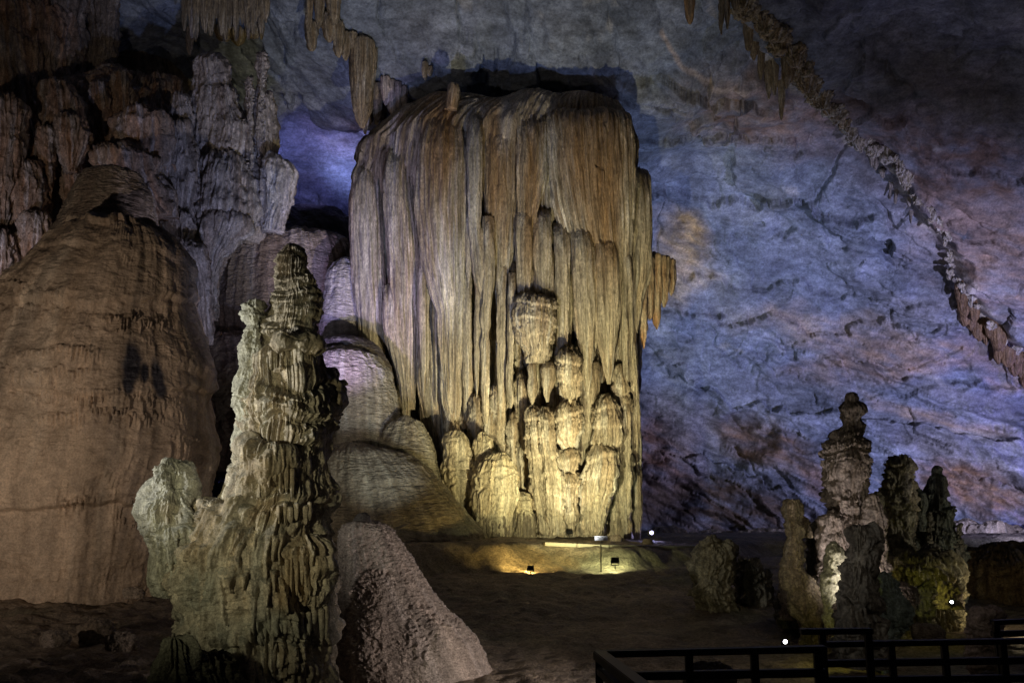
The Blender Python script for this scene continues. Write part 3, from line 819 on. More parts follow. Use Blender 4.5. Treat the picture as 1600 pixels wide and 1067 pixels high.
# ------------------------------------------------------------------ stalagmites at the foot of the column
cs = c_stone(C(.44, .38, .26), C(.34, .26, .15), C(.55, .50, .38), 8)
G = 'stalagmites at the foot of the great column'
for nm_l, pr, Y, sd in [
        ('rounded tan stalagmite under the tip of the broadest drapery', [(672, 704, 726), (690, 694, 735), (730, 690, 738), (770, 694, 738), (800, 704, 744), (838, 715, 748)], 22.9, 201),
        ('thumb shaped tan stalagmite rising from the left foot of the column', [(674, 748, 763), (690, 741, 771), (730, 739, 773), (780, 738, 776), (838, 740, 780)], 22.7, 202),
        ('widest stalagmite at the column foot, with black fluted skirt', [(704, 776, 790), (720, 752, 802), (745, 738, 811), (775, 736, 811), (800, 738, 800), (838, 740, 798)], 22.4, 203),
        ('small shadowed stalagmite between the wide skirt and the lit pillar', [(768, 808, 824), (780, 800, 832), (838, 798, 838)], 22.9, 204)]:
    t = thing('stalagmite', nm_l, 'stalagmite', P((pr[-1][1] + pr[-1][2]) / 2, 838, Y), G)
    loft('trunk', pr, Y, M_COL, d_mite(sd, .55, .10, .06, .06, .015, .08), cs, t, depth=.8, q=.9, cap=.8)
    lp = pr[-1]
    loft('fluted_skirt', [(lp[0] - 40, lp[1] + 3, lp[2] - 3), (lp[0] - 20, lp[1] - 1, lp[2] + 1), (lp[0] + 2, lp[1] + 1, lp[2] - 1)], Y, M_COL,
         d_drape(.06, .08, sd + 5, .0, .05, .3), c_stone(C(.30, .25, .17), C(.10, .08, .06), C(.36, .31, .22), 9, 3), t, depth=.85, q=.9, cap=.4)

# ------------------------------------------------------------------ flowstone mounds left of the column
cm = c_stone(C(.50, .46, .38), C(.40, .33, .25), C(.62, .60, .54), 12)
cmp = c_stone(C(.44, .36, .30), C(.34, .24, .17), C(.62, .56, .52), 13)
cd = c_stone(C(.22, .20, .18), C(.15, .12, .10), C(.30, .27, .24), 14)
G = 'flowstone mounds left of the great column'


def mound(label, pr, Y, disp, col, depth=.8, q=.75, cap=.8, sup=2.1, parts=None, mat=None):
    t = thing('flowstone_mound', label, 'flowstone', P((pr[-1][1] + pr[-1][2]) / 2, pr[-1][0], Y), G)
    loft('flowstone_body', pr, Y, mat or M_FLOW, disp, col, t, depth=depth, q=q, cap=cap, sup=sup)
    return t


mound('broad brown flowstone dome streaked vertically, behind the tall front stalagmite', [(362, 390, 520), (380, 355, 548), (420, 338, 566), (470, 328, 575), (560, 322, 580), (700, 320, 590)], 27.5, d_flow(.10, .03, 21, .5, .22), cmp, .7, cap=.25)
mound('small bright violet lit flowstone bulge beside the column edge', [(402, 528, 556), (425, 510, 570), (470, 502, 574), (530, 500, 578), (560, 500, 580)], 25.4, d_flow(.05, .03, 22, .8, .12), c_stone(C(.62, .58, .56), C(.50, .44, .40), C(.75, .73, .70), 15), .8, cap=.7)
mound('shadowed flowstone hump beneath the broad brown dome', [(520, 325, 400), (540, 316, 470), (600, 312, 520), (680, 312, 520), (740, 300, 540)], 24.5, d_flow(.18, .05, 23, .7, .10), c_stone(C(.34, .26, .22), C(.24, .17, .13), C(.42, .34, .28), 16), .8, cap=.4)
tm = mound('smooth pale flowstone dome with scaly ripples, right of the tall front stalagmite', [(540, 515, 565), (552, 495, 590), (580, 480, 610), (620, 470, 622), (680, 466, 626), (760, 460, 632), (850, 450, 640)], 23.4, d_flow(.06, .03, 24, .6, .05), cm, .8, cap=.55)
loft('rim', [(524, 505, 566), (533, 500, 578), (545, 500, 594), (575, 496, 612), (610, 500, 618)], 23.9, M_FLOW, d_flow(.03, .03, 27), cd, tm, depth=.8, cap=.4)
mound('lower rounded flowstone hump leaning on the pale dome', [(648, 625, 645), (662, 606, 662), (700, 590, 676), (750, 570, 690), (850, 560, 710)], 22.7, d_flow(.08, .03, 25, .7, .04), c_stone(C(.40, .36, .27), C(.30, .25, .17), C(.46, .42, .33), 17), .8, cap=.8)
mound('long flowstone apron sloping down to the floor before the column', [(690, 520, 580), (710, 490, 640), (750, 470, 690), (790, 460, 718), (820, 450, 742), (835, 440, 760), (900, 430, 790)], 21.9, d_flow(.12, .03, 26, .6, .03), c_stone(C(.36, .31, .23), C(.26, .21, .14), C(.42, .38, .29), 18), .7, cap=.5)
mound('dark rock ridge against the blue lit wall', [(318, 400, 470), (330, 380, 510), (350, 360, 560), (372, 340, 620), (420, 330, 660)], 31.0, d_flow(.25, .04, 28, .5, .1), c_stone(C(.16, .16, .17), C(.12, .11, .11), C(.2, .2, .2), 19), .5, cap=.5)

# ------------------------------------------------------------------ giant flowstone at the left


def d_left(p, u, v, th, R):
    h = .34 * fbm(p, .35, 3, 301) + d_flow(.06, .016, 302, .9, .12)(p, u, v, th, R) + .012 * fbm(p, 3.5, 4, 300, mode=1)
    px, py = proj(p)
    q = np.stack([u, 0 * u, v * .2], -1)
    m = np.zeros_like(u)
    for (x, y, rx, ry) in [(40, 470, 80, 26), (40, 590, 90, 40), (200, 505, 70, 14), (250, 800, 60, 30), (110, 560, 40, 30), (300, 700, 30, 26), (110, 780, 40, 18), (150, 640, 120, 30)]:
        m = np.maximum(m, blob(px + 20 * fbm(p, 1.5, 2, 303), py + 16 * fbm(p, 2, 2, 304), x, y, rx, ry, 0, .5))
    vv = v + .3 * fbm(q, 1.2, 3, 306)
    h = h + m * (.11 * icicles(u, vv, .07, .36, 305, .3, 1.6)) + .035 * sstep(-.1, .4, fbm(p, 1.3, 3, 307)) * icicles(u + 9, vv, .09, .5, 308, .2, 1.2)
    # steps where one sheet ends over another
    for k, y0 in enumerate((345, 470, 610, 790)):
        h = h + .12 * sstep(4, -4, py - y0 + 34 * fbm(np.stack([u, 0 * u, 0 * u], -1), .7, 4, 310 + k)) * blob(px, py, 150, y0, 240, 90)
    return h


def e_left(col, p, n, u, v, h):
    px, py = proj(p)
    for (x, y, rx, ry, a) in [(206, 568, 15, 36, 4), (248, 594, 11, 36, -12), (225, 582, 7, 18, 0), (202, 602, 10, 18, 0)]:
        col = mixc(col, C(.025, .023, .03), np.clip(blob(px + 7 * fbm(p, 4, 3, 320), py + 10 * fbm(p, 3, 3, 321), x, y, rx, ry, a, .35) * 1.0, 0, 1))
    return col


lf = thing('giant_flowstone', 'huge brown flowstone bell filling the left side, marked with black smudges', 'flowstone', P(120, 930, 16))
loft('flowstone_body', [(338, 128, 205), (348, 112, 235), (370, 88, 268), (410, 50, 290), (450, 10, 300), (520, -50, 311), (600, -90, 318), (680, -110, 326), (715, -118, 322), (760, -118, 300), (850, -118, 285),
                        (930, -118, 268), (980, -118, 260)], 16.5, M_BELL, d_left, c_stone(C(.42, .32, .23), C(.33, .24, .16), C(.50, .41, .31), 31, .7, e_left), lf, depth=.72, q=.75, sup=2.3, cap=.35, smooth=3)
loft('flowstone_cap', [(262, 148, 205), (275, 130, 222), (300, 118, 234), (340, 100, 243), (380, 80, 250), (420, 70, 260)], 18.6, M_FLOW, d_flow(.06, .03, 33, .8, .06), c_stone(C(.38, .31, .24), C(.30, .22, .16), C(.46, .40, .33), 32), lf, depth=.8, cap=.45)

# ------------------------------------------------------------------ dark buttress and dripstone cluster, upper left
bt = thing('rock_buttress', 'dark brown smooth rock buttress high in the left corner', 'rock face', P(100, 470, 27))
loft('rock_body', [(-160, -420, 60), (-60, -420, 150), (0, -420, 200), (60, -420, 240), (110, -420, 292), (200, -420, 305), (300, -420, 330), (420, -420, 345), (560, -420, 350)], 28.5, M_FLOW,
     lambda p, u, v, th, R: .5 * fbm(p, .4, 4, 41) + .12 * fbm(p, 1.5, 4, 42, mode=1) + .03 * fbm(p, 5, 3, 43), c_stone(C(.26, .20, .14), C(.20, .14, .10), C(.32, .26, .20), 34), bt, depth=.35, q=.5, sup=2.5, cap=.2)
G = 'dripstone masses on the upper left wall'
cl = c_stone(C(.46, .41, .37), C(.36, .28, .22), C(.62, .59, .56), 36, 2)
clb = c_stone(C(.36, .29, .23), C(.42, .23, .12), C(.56, .52, .50), 37, 2)


def drip_group(label, items, seed, colf, cat='dripstone'):
    x = np.mean([(a[1][-1][1] + a[1][-1][2]) / 2 for a in items]); yb = max(a[1][-1][0] for a in items); Yb = items[0][2]
    t = thing('dripstone_mass', label, cat, P(x, yb, Yb), G)
    for i, (nm, pr, Y) in enumerate(items):
        w = max(a[2] - a[1] for a in pr) / F * Y
        W = min(.16, max(.04, w * .13))
        loft(nm, pr, Y, M_DRIP, d_rag(seed + i, W), colf, t, depth=.8, q=.85, cap=.7, sup=2.1)
    return t


drip_group('tall pale dripstone tower with fluted sides nearest the violet recess', [
    ('tower', [(82, 318, 342), (100, 300, 352), (150, 296, 360), (200, 298, 352), (280, 302, 346), (360, 300, 345)], 23.5),
    ('drapery', [(136, 346, 360), (150, 340, 366), (200, 335, 392), (235, 334, 390), (255, 348, 375), (262, 355, 366)], 23.2),
    ('stalactite', [(120, 384, 396), (170, 386, 394), (240, 388, 396), (262, 391, 394)], 23.0),
    ('base_mass', [(240, 312, 400), (290, 280, 420), (340, 276, 420), (370, 290, 400)], 23.4)], 500, cl)
drip_group('slender goblet topped dripstone pillar standing at the edge of the cluster', [
    ('goblet_top', [(84, 402, 417), (96, 402, 417), (120, 405, 413), (150, 403, 411), (190, 398, 414), (270, 396, 412)], 23.3),
    ('pillar', [(142, 388, 424), (160, 386, 428), (220, 392, 432), (270, 390, 420), (350, 380, 420)], 23.6)], 520, cl)
drip_group('violet lit rounded knob at the right end of the dripstone cluster', [
    ('knob', [(242, 422, 440), (256, 416, 458), (270, 414, 465), (290, 416, 462), (330, 414, 455), (362, 412, 440)], 23.0)], 530, c_stone(C(.60, .56, .54), C(.50, .44, .42), C(.68, .66, .64), 38))
drip_group('lumpy dripstone hanging below the fluted tower', [
    ('lobe', [(190, 262, 292), (230, 250, 305), (290, 246, 310), (340, 252, 300), (372, 262, 285)], 22.6),
    ('lobe', [(150, 272, 290), (180, 266, 300), (210, 268, 302), (240, 275, 298)], 22.9),
    ('fringe', [(330, 268, 300), (360, 262, 302), (392, 270, 290), (402, 276, 282)], 22.2),
    ('fringe', [(335, 300, 420), (360, 310, 400), (400, 318, 350), (425, 322, 338)], 22.8)], 540, cl)
drip_group('rust stained dripstone lumps above the cap of the giant flowstone', [
    ('lobe', [(168, 200, 235), (195, 178, 262), (230, 182, 262), (262, 190, 255), (285, 205, 246)], 22.2),
    ('lobe', [(130, 142, 165), (165, 138, 176), (215, 140, 178), (240, 148, 172)], 23.0),
    ('lobe', [(230, 150, 185), (250, 150, 250), (275, 160, 250), (300, 170, 262), (340, 220, 275)], 21.8)], 560, clb)
drip_group('broad shadowy dripstone curtain filling the gap behind the rusty lumps', [
    ('curtain', [(120, 150, 300), (180, 60, 310), (260, 30, 320), (360, 30, 320), (450, 60, 320)], 25.0),
    ('drapery', [(190, 236, 262), (260, 232, 268), (330, 236, 262), (372, 244, 254)], 22.4),
    ('drapery', [(110, 176, 200), (180, 172, 206), (250, 176, 200), (290, 184, 194)], 23.2),
    ('drapery', [(250, 100, 130), (300, 96, 134), (340, 102, 128), (370, 110, 120)], 21.9)], 660, clb)
drip_group('knobbly whitish dripstone on the far left wall above the flowstone shoulder', [
    ('lobe', [(120, 66, 110), (160, 60, 130), (200, 66, 136), (240, 62, 112), (262, 78, 98)], 22.0),
    ('lobe', [(190, 34, 58), (230, 30, 78), (290, 28, 76), (340, 36, 70), (380, 40, 60)], 21.6),
    ('lobe', [(180, 90, 126), (210, 86, 138), (240, 92, 130), (270, 100, 122)], 21.4),
    ('stalactite', [(200, 60, 84), (260, 62, 80), (320, 64, 78), (350, 68, 72)], 21.2)], 580, clb)
drip_group('dark dripstone drapes at the left picture edge', [
    ('drapery', [(150, -30, 28), (220, -34, 34), (300, -30, 22), (360, -20, 12)], 20.6),
    ('drapery', [(250, 20, 60), (300, 14, 66), (370, 18, 58), (430, 24, 44)], 20.9),
    ('drapery', [(330, 34, 74), (370, 30, 78), (420, 30, 60)], 20.3),
    ('drapery', [(360, -30, 30), (410, -34, 34), (470, -30, 20)], 20.0),
    ('rock_body', [(-60, -160, 60), (60, -160, 130), (200, -160, 150), (330, -160, 130), (520, -160, 60)], 24.5)], 600, clb)
drip_group('ribbed vertical dripstone wall running up the left corner', [
    ('rib', [(-60, 120, 190), (20, 130, 180), (80, 140, 176), (140, 140, 168), (200, 150, 165)], 24.6),
    ('rib', [(-60, 40, 130), (40, 44, 130), (110, 50, 130), (160, 60, 110)], 24.2),
    ('rib', [(-60, -40, 46), (60, -40, 48), (150, -30, 40)], 23.8)], 620, c_stone(C(.30, .25, .20), C(.24, .18, .13), C(.38, .34, .30), 39, 2))
drip_group('dim dripstone folds in the gap behind the giant flowstone', [
    ('fold', [(375, 262, 310), (400, 268, 322), (450, 288, 326), (540, 300, 330)], 21.5),
    ('fold', [(372, 300, 345), (400, 304, 352), (450, 312, 340), (500, 316, 332)], 23.4)], 640, cl)

# ------------------------------------------------------------------ stalactites on the ceiling
G = 'stalactite groups hanging from the ceiling'
ch = c_stone(C(.36, .29, .19), C(.26, .18, .09), C(.50, .46, .38), 45, 3)
chp = c_stone(C(.50, .44, .40), C(.40, .30, .24), C(.62, .58, .55), 46, 3)


def hang(label, items, Y, colf, sd, fit=True):
    t = thing('stalactite_group', label, 'stalactites', P(items[0][0], -20, Y), G)
    for i, (x, y0, y1, hw) in enumerate(items):
        r = random.Random(sd + i)
        s = r.uniform(-2, 2)
        pr = [(y0, x - hw, x + hw), (y0 * .6 + y1 * .4, x - hw + s * .3, x + hw + s * .3), (y0 * .2 + y1 * .8, x - hw * .7 + s, x + hw * .7 + s), (y1, x - hw * .15 + s, x + hw * .15 + s)]
        Yi = min(wall_y(x, max(.5 * y0 + .5 * y1, -30) if x > 1160 else max(y0, -30) + 4) - .02, Y + 8) if fit else Y - r.random() * .5
        loft('stalactite', pr, Yi, M_COL, d_drape(.04, .06, sd + i, .01, .04), colf, t, depth=1, q=.9, cap=.5)
    return t


r0 = random.Random(3)
hang('dense ragged row of brown stalactites at the top left edge of the picture',
     [(290 + i * 6.2 + r0.uniform(-1.5, 1.5), -40, r0.uniform(28, 66), r0.uniform(4, 8)) for i in range(21)] + [(350, 40, 64, 14), (372, 44, 72, 12), (395, 40, 60, 12)], 24.5, ch, 700)
hang('single short stalactite beside the dark buttress', [(297, 42, 86, 6), (299, -30, 60, 4)], 26.0, chp, 730)
hang('plump spindle stalactite left of the hanging chain', [(487, 34, 80, 10), (484, -20, 50, 6)], 25.5, ch, 740)
hang('chain of brown ribbed stalactites stepping down toward the column', [(515, 22, 66, 12), (528, 34, 90, 10), (540, 50, 95, 7), (552, 50, 80, 7), (500, -20, 45, 8), (520, -20, 40, 12)], 25.2, ch, 750)
hang('long tapering ribbed stalactite with twin tips above the column shoulder', [(566, 60, 200, 20), (558, 70, 170, 10), (580, 75, 150, 9), (572, 110, 210, 8), (590, 130, 196, 8), (578, 150, 195, 9)], 24.8, ch, 770)
hang('pale thin draped stalactites touching the column shoulder', [(612, 125, 180, 9), (622, 128, 175, 6), (630, 135, 170, 7), (602, 120, 165, 7), (598, 150, 192, 8)], 25.4, chp, 790)
hang('tiny rusty stalactite pair on the ceiling above the column', [(664, 96, 126, 4), (672, 104, 120, 5)], 27.0, ch, 800)
hang('bulb shaped orange stalactite near the top edge, right of centre', [(1077, -20, 38, 9), (1078, 0, 30, 7)], 27.0, c_stone(C(.42, .28, .12), RUST, TAN, 47), 810)
hang('pair of hooked stalactites at the top of the pale rib', [(1128, -30, 55, 5), (1136, -30, 46, 5), (1148, -40, 20, 7)], 26.5, ch, 820)
hang('cluster of long pointed stalactites under the pale rib', [(1180, 40, 95, 8), (1190, 50, 125, 6), (1200, 60, 155, 7), (1210, 70, 150, 5), (1222, 72, 188, 6), (1235, 75, 130, 7), (1246, 84, 125, 6), (1228, 60, 140, 8), (1170, 30, 80, 8)], 26.5, ch, 830)
rs = random.Random(12)
hang('short pale fringe of stalactites along the middle of the rib', [(1338 + i * 11 + rs.uniform(-4, 4), 204 + i * 14 + rs.uniform(-6, 6), 226 + i * 14.6 + rs.uniform(-8, 18), rs.uniform(2.2, 5)) for i in range(9)], 30.0, c_stone(C(.46, .42, .36), C(.34, .28, .22), PALE, 48), 850)
hang('brown stalactite curtain at the right edge below the rib', [(1499 + i * 4 + rs.uniform(-2, 2), 438 + i * 4.6, 488 + i * 4.0 + rs.uniform(-18, 20), rs.uniform(6, 13)) for i in range(32)], 29.0, c_stone(C(.28, .17, .08), C(.20, .12, .06), C(.34, .24, .14), 49, 2), 870)

# pale crust of the rib itself, lumps of flowstone following the break
t = thing('flowstone_rib', 'pale crusted flowstone rib slanting down across the right wall', 'flowstone', P(1240, 80, 28))
rc = random.Random(44)
acc = 0
ribp = []
for (x0, y0), (x1, y1) in zip(RIB[:-1], RIB[1:]):
    n = max(2, int(math.hypot(x1 - x0, y1 - y0) / 8))
    ribp += [(x0 + (x1 - x0) * k / n, y0 + (y1 - y0) * k / n) for k in range(n)]
for i, (x, y) in enumerate(ribp):
    f = i / len(ribp)
    big = 1.2 if f < .35 else (.75 if f < .55 else .42)
    x += rc.uniform(-9, 9) * big; y += rc.uniform(-6, 6) * big
    hw = rc.uniform(9, 20) * big; hh = rc.uniform(9, 20) * big; s_ = rc.uniform(-4, 6)
    pr = [(y - hh * .5, x - hw * .5, x + hw * .5), (y, x - hw + s_, x + hw + s_), (y + hh * .5, x - hw * .8 + s_, x + hw * .7 + s_), (y + hh * 1.3, x - hw * .2 + s_, x + hw * .2 + s_)]
    loft('crust', pr, wall_y(x, y) + .10, M_DRIP, d_rag(900 + i, .07, 1.5), c_stone(C(.44, .38, .26), C(.36, .25, .13) if f < .4 else C(.46, .40, .34), C(.66, .63, .57), 50 + i % 5, 3), t, depth=.4, q=.9, cap=.9)

# ------------------------------------------------------------------ tall foreground stalagmite


def e_fore(col, p, n, u, v, h):
    px, py = proj(p)
    up = sstep(.25, .8, n[..., 2] + .25 * fbm(p, 6, 3, 400))
    col = mixc(col, C(.20, .21, .19), up * .6)                      # grey-green mineral dust on the ledges
    f = .7 + .8 * fbm(p, (6, 6, 1.5), 3, 401)
    for (x, y, rx, ry) in [(470, 880, 34, 60), (455, 930, 24, 40), (430, 740, 40, 30), (265, 800, 18, 18), (500, 560, 20, 30), (420, 800, 30, 18)]:
        col = mixc(col, C(.42, .30, .16), np.clip(blob(px, py, x, y, rx, ry, 0, .6) * f * .6, 0, 1))
    for (x, y, rx, ry) in [(300, 930, 40, 50), (440, 980, 80, 26), (330, 1010, 60, 30)]:
        col = mixc(col, C(.27, .28, .24), np.clip(blob(px, py, x, y, rx, ry, 0, .6) * f * .8, 0, 1))
    return col


cf = c_stone(C(.53, .47, .37), C(.38, .30, .21), C(.66, .63, .54), 60, 2.5, e_fore)
fs = thing('tall_stalagmite', 'tall tiered grey-green stalagmite in the front with ledges and dripping fringes', 'stalagmite', P(400, 1150, 9))
FY = 9.0


def d_fore(seed, H=.46, W=.06, tier=.11, ice=.05):
    base = d_mite(seed, H, W, tier, ice, .014, .05)

    def f(p, u, v, th, R):
        m = .35 + .75 * sstep(-.22, .25, fbm(p, 1.5, 3, seed + 17))
        h = base(p, u, v, th, R) * m + .20 * fbm(p, (1.3, 1.3, 1.0), 3, seed + 18) + .15 * fbm(p, (2.8, 2.8, 2.2), 3, seed + 19)
        px, py = proj(p)
        top = sstep(560, 480, py)
        w = v + .10 * fbm(p, 3, 3, seed + 11)
        h = h + top * .035 * (tiers(w, .085) - .4)
        # long drips in the lower body
        lowm = sstep(800, 860, py)
        h = h + lowm * .07 * icicles(u + .05 * fbm(p, 3, 2, seed), v + .25 * fbm(p, 1.4, 3, seed + 12), .085, .42, seed + 13, .5, 1.7)
        return h + .006 * fbm(p, 22, 3, seed + 14, mode=2)
    return f


loft('trunk', [(381, 447, 465), (400, 438, 478), (415, 434, 481), (430, 432, 480), (440, 428, 487), (470, 420, 496), (500, 410, 500), (518, 404, 498), (524, 398, 500), (534, 412, 482), (546, 404, 500),
               (560, 390, 505), (600, 385, 512), (650, 382, 512), (700, 368, 512), (750, 356, 512), (785, 335, 515), (800, 316, 516), (830, 292, 520), (860, 270, 524), (900, 266, 526), (950, 274, 528), (1000, 288, 522),
               (1067, 300, 520), (1180, 292, 522)], FY, M_FORE, d_fore(410), cf, fs, depth=.85, q=1.0, cap=.6, smooth=1.2)
loft('side_ridge', [(468, 388, 408), (480, 381, 416), (496, 380, 420), (506, 384, 418), (516, 379, 420), (540, 376, 418), (590, 370, 410), (640, 371, 405), (690, 370, 402), (730, 362, 398)], 8.85, M_FORE,
     d_fore(420, .2, .05, .04, .03), c_stone(C(.58, .58, .50), C(.46, .44, .34), C(.68, .68, .62), 61, 2), fs, depth=.9, q=1.1, cap=.6, smooth=3)
loft('side_knob', [(715, 252, 280), (728, 238, 294), (760, 229, 303), (790, 220, 306), (802, 213, 309), (830, 216, 312), (865, 228, 312), (895, 244, 304), (915, 256, 290), (930, 266, 278)], 8.75, M_FORE,
     d_fore(430, .22, .05, .05, .035), c_stone(C(.50, .49, .42), C(.36, .33, .25), C(.62, .62, .60), 62, 2, e_fore), fs, depth=.9, q=1.1, cap=.6, smooth=4)
loft('side_knob', [(566, 494, 512), (580, 484, 528), (600, 478, 537), (625, 474, 537), (660, 478, 528), (700, 480, 520), (740, 478, 514), (790, 480, 510)], 9.15, M_FORE,
     d_fore(440, .3, .06, .06, .05), c_stone(C(.38, .33, .24), C(.28, .22, .15), C(.46, .42, .33), 63, 2, e_fore), fs, depth=.9, q=1.0, cap=.6, smooth=4)
loft('ledge', [(778, 322, 350), (788, 312, 372), (815, 304, 400), (840, 300, 420), (880, 300, 400)], 8.85, M_FORE, d_fore(450, .12, .05, .05, .02), cf, fs, depth=.9, q=1.0, cap=.6)
loft('ledge', [(520, 425, 480), (530, 412, 496), (545, 408, 500), (556, 416, 492)], 8.72, M_FORE, d_fore(455, .1, .05, .04, .03), cf, fs, depth=.7, q=1.0, cap=.8, capb=.6)
loft('ledge', [(690, 400, 450), (705, 380, 472), (730, 372, 480), (770, 370, 470), (786, 380, 460)], 8.68, M_FORE, d_fore(460, .3, .05, .04, .05), cf, fs, depth=.7, q=1.0, cap=.8, capb=.4)
loft('ledge', [(838, 455, 490), (850, 440, 508), (880, 440, 512), (920, 448, 508), (945, 460, 498)], 8.6, M_FORE, d_fore(465, .3, .05, .04, .06), cf, fs, depth=.7, q=1.0, cap=.8, capb=.4)
# drip fringes under the ledges, each a part
rg = random.Random(21)
for row, (y0, xa, xb, ln, k, Y) in enumerate([(880, 330, 400, 55, 9, 8.5), (905, 385, 440, 50, 7, 8.42), (880, 445, 510, 60, 8, 8.4), (960, 440, 515, 40, 8, 8.45), (940, 290, 340, 50, 6, 8.6), (735, 385, 460, 38, 9, 8.45), (560, 420, 490, 22, 8, 8.62), (985, 330, 430, 40, 9, 8.4), (800, 430, 490, 24, 6, 8.45)]):
    for i in range(k):
        x = xa + (i + rg.uniform(.2, .8)) * (xb - xa) / k
        hw = rg.uniform(3, 6); l = ln * rg.uniform(.5, 1.15); y = y0 + rg.uniform(-10, 8)
        c0 = (xa + xb) / 2
        yy = Y + .0035 * abs(x - 420) * .6
        pr = [(y - 12, x - hw, x + hw), (y + l * .3, x - hw * .9, x + hw * .9), (y + l * .75, x - hw * .55, x + hw * .55), (y + l, x - hw * .12, x + hw * .12)]
        loft('drip', pr, yy, M_FORE, d_drape(.008, .02, 1000 + row * 20 + i, .003, .008), cf, fs, depth=1, q=.9, cap=.8)

t = thing('small_stalagmite', 'small dark flaky stalagmite at the foot of the tall front one', 'stalagmite', P(270, 1100, 7.6))
loft('trunk', [(996, 262, 280), (1008, 250, 296), (1030, 244, 302), (1060, 236, 306), (1140, 226, 316)], 7.6, M_ROUGH, d_fore(470, .09, .04, .05, .02), c_stone(C(.16, .16, .12), C(.12, .10, .08), C(.22, .22, .18), 65), t, q=1.0)
loft('lobe', [(1025, 300, 330), (1040, 288, 350), (1080, 280, 400), (1140, 280, 420)], 7.9, M_ROUGH, d_fore(475, .2, .04, .05, .03), c_stone(C(.16, .16, .12), C(.12, .10, .08), C(.22, .22, .18), 66), t, q=.8)


# ------------------------------------------------------------------ foreground mound
def d_fm(p, u, v, th, R):
    rough = sstep(3.1, 1.0, v) * (.35 + .9 * sstep(-.3, .3, fbm(p, 1.6, 3, 485)))
    rough = np.maximum(rough, sstep(1.5, .5, v))
    v = v + .08 * fbm(p, 2.2, 3, 486)
    w = v + .05 * fbm(p, 4, 3, 480)
    h = .10 * fbm(p, .9, 4, 481) + .03 * fbm(p, 3, 3, 487)
    h = h + rough * (.036 * fbm(np.stack([p[..., 0], p[..., 1], w * 1.7], -1), 10, 4, 482, mode=1) + .02 * fbm(np.stack([p[..., 0] * .6, p[..., 1] * .6, w * 1.5], -1), 13, 3, 483, mode=2))
    return h + .004 * fbm(p, 24, 3, 484)


t = thing('front_mound', 'pinkish brown flowstone mound with rough pitted crown at bottom centre', 'flowstone mound', P(640, 1150, 11))
loft('flowstone_body', [(811, 552, 590), (818, 538, 608), (835, 533, 622), (860, 531, 636), (900, 528, 656), (940, 525, 682), (958, 524, 700), (972, 522, 724), (995, 520, 744), (1015, 518, 755), (1040, 517, 766), (1075, 516, 780), (1180, 510, 812)],
     11.0, M_ROUGH, d_fm, c_stone(C(.42, .35, .29), C(.34, .27, .22), C(.50, .43, .38), 67, 1), t, depth=.9, q=1.0, cap=.5, smooth=3)
loft('crown_stone', [(800, 566, 576), (806, 560, 582), (815, 558, 584)], 10.9, M_ROUGH, d_fore(490, .1, .03, .01, .01), c_stone(DARK, DARK, C(.12, .1, .09), 68), t, q=1.0, cap=.9)

# ------------------------------------------------------------------ right-hand group of stalagmites
G = 'stalagmites of the right hand group'
cr_ = c_stone(C(.40, .34, .27), C(.30, .24, .17), C(.52, .47, .41), 80, 2.5)
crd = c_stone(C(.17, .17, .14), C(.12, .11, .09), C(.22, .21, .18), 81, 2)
crg = c_stone(C(.20, .25, .22), C(.22, .20, .12), C(.34, .38, .36), 82, 2)


def mite(label, parts, colf, H=.4, tier=.07, ice=.05, mat=None):
    pr0, Y0 = parts[0][1], parts[0][2]
    t = thing('stalagmite', label, 'stalagmite', P((pr0[-1][1] + pr0[-1][2]) / 2, pr0[-1][0], Y0), G)
    for i, (nm, pr, Y) in enumerate(parts):
        sd = int(pr[0][1] + pr[0][0]) % 977
        w = max(a[2] - a[1] for a in pr) / F * Y
        loft(nm, pr, Y, mat or M_DRIP, d_mite(sd, H, min(.06, w * .12), tier * 1.4 * min(1, w * 1.6), ice * 1.5 * min(1, w * 1.5), .035, .10, 1.6), colf, t, depth=.9, q=1.0, cap=.8, smooth=3)
    return t


mite('tallest stalagmite of the right group, shaped like a robed figure', [
    ('trunk', [(626, 1318, 1339), (640, 1311, 1346), (655, 1312, 1345), (668, 1308, 1348), (676, 1298, 1352), (700, 1296, 1358), (722, 1295, 1358), (740, 1292, 1354), (780, 1296, 1360), (820, 1294, 1366), (870, 1285, 1384), (920, 1284, 1392), (1010, 1290, 1402)], 13.0),
    ('top_knob', [(613, 1325, 1331), (622, 1320, 1335), (640, 1315, 1341)], 13.0),
    ('side_ridge', [(795, 1296, 1306), (812, 1288, 1318), (850, 1280, 1322), (900, 1282, 1312), (930, 1286, 1304)], 12.6),
    ('side_ridge', [(770, 1352, 1368), (800, 1356, 1376), (850, 1360, 1386), (910, 1366, 1390), (950, 1370, 1386)], 12.6)], cr_)
mite('blunt round topped stalagmite behind and right of the tallest', [
    ('trunk', [(713, 1396, 1412), (725, 1388, 1422), (750, 1384, 1424), (756, 1378, 1428), (800, 1380, 1430), (840, 1380, 1432), (900, 1374, 1440), (960, 1366, 1446)], 14.5),
    ('side_ridge', [(768, 1366, 1376), (780, 1364, 1382), (820, 1366, 1384), (880, 1364, 1384)], 14.3)], c_stone(C(.34, .32, .24), C(.26, .22, .15), C(.42, .39, .32), 84, 2))
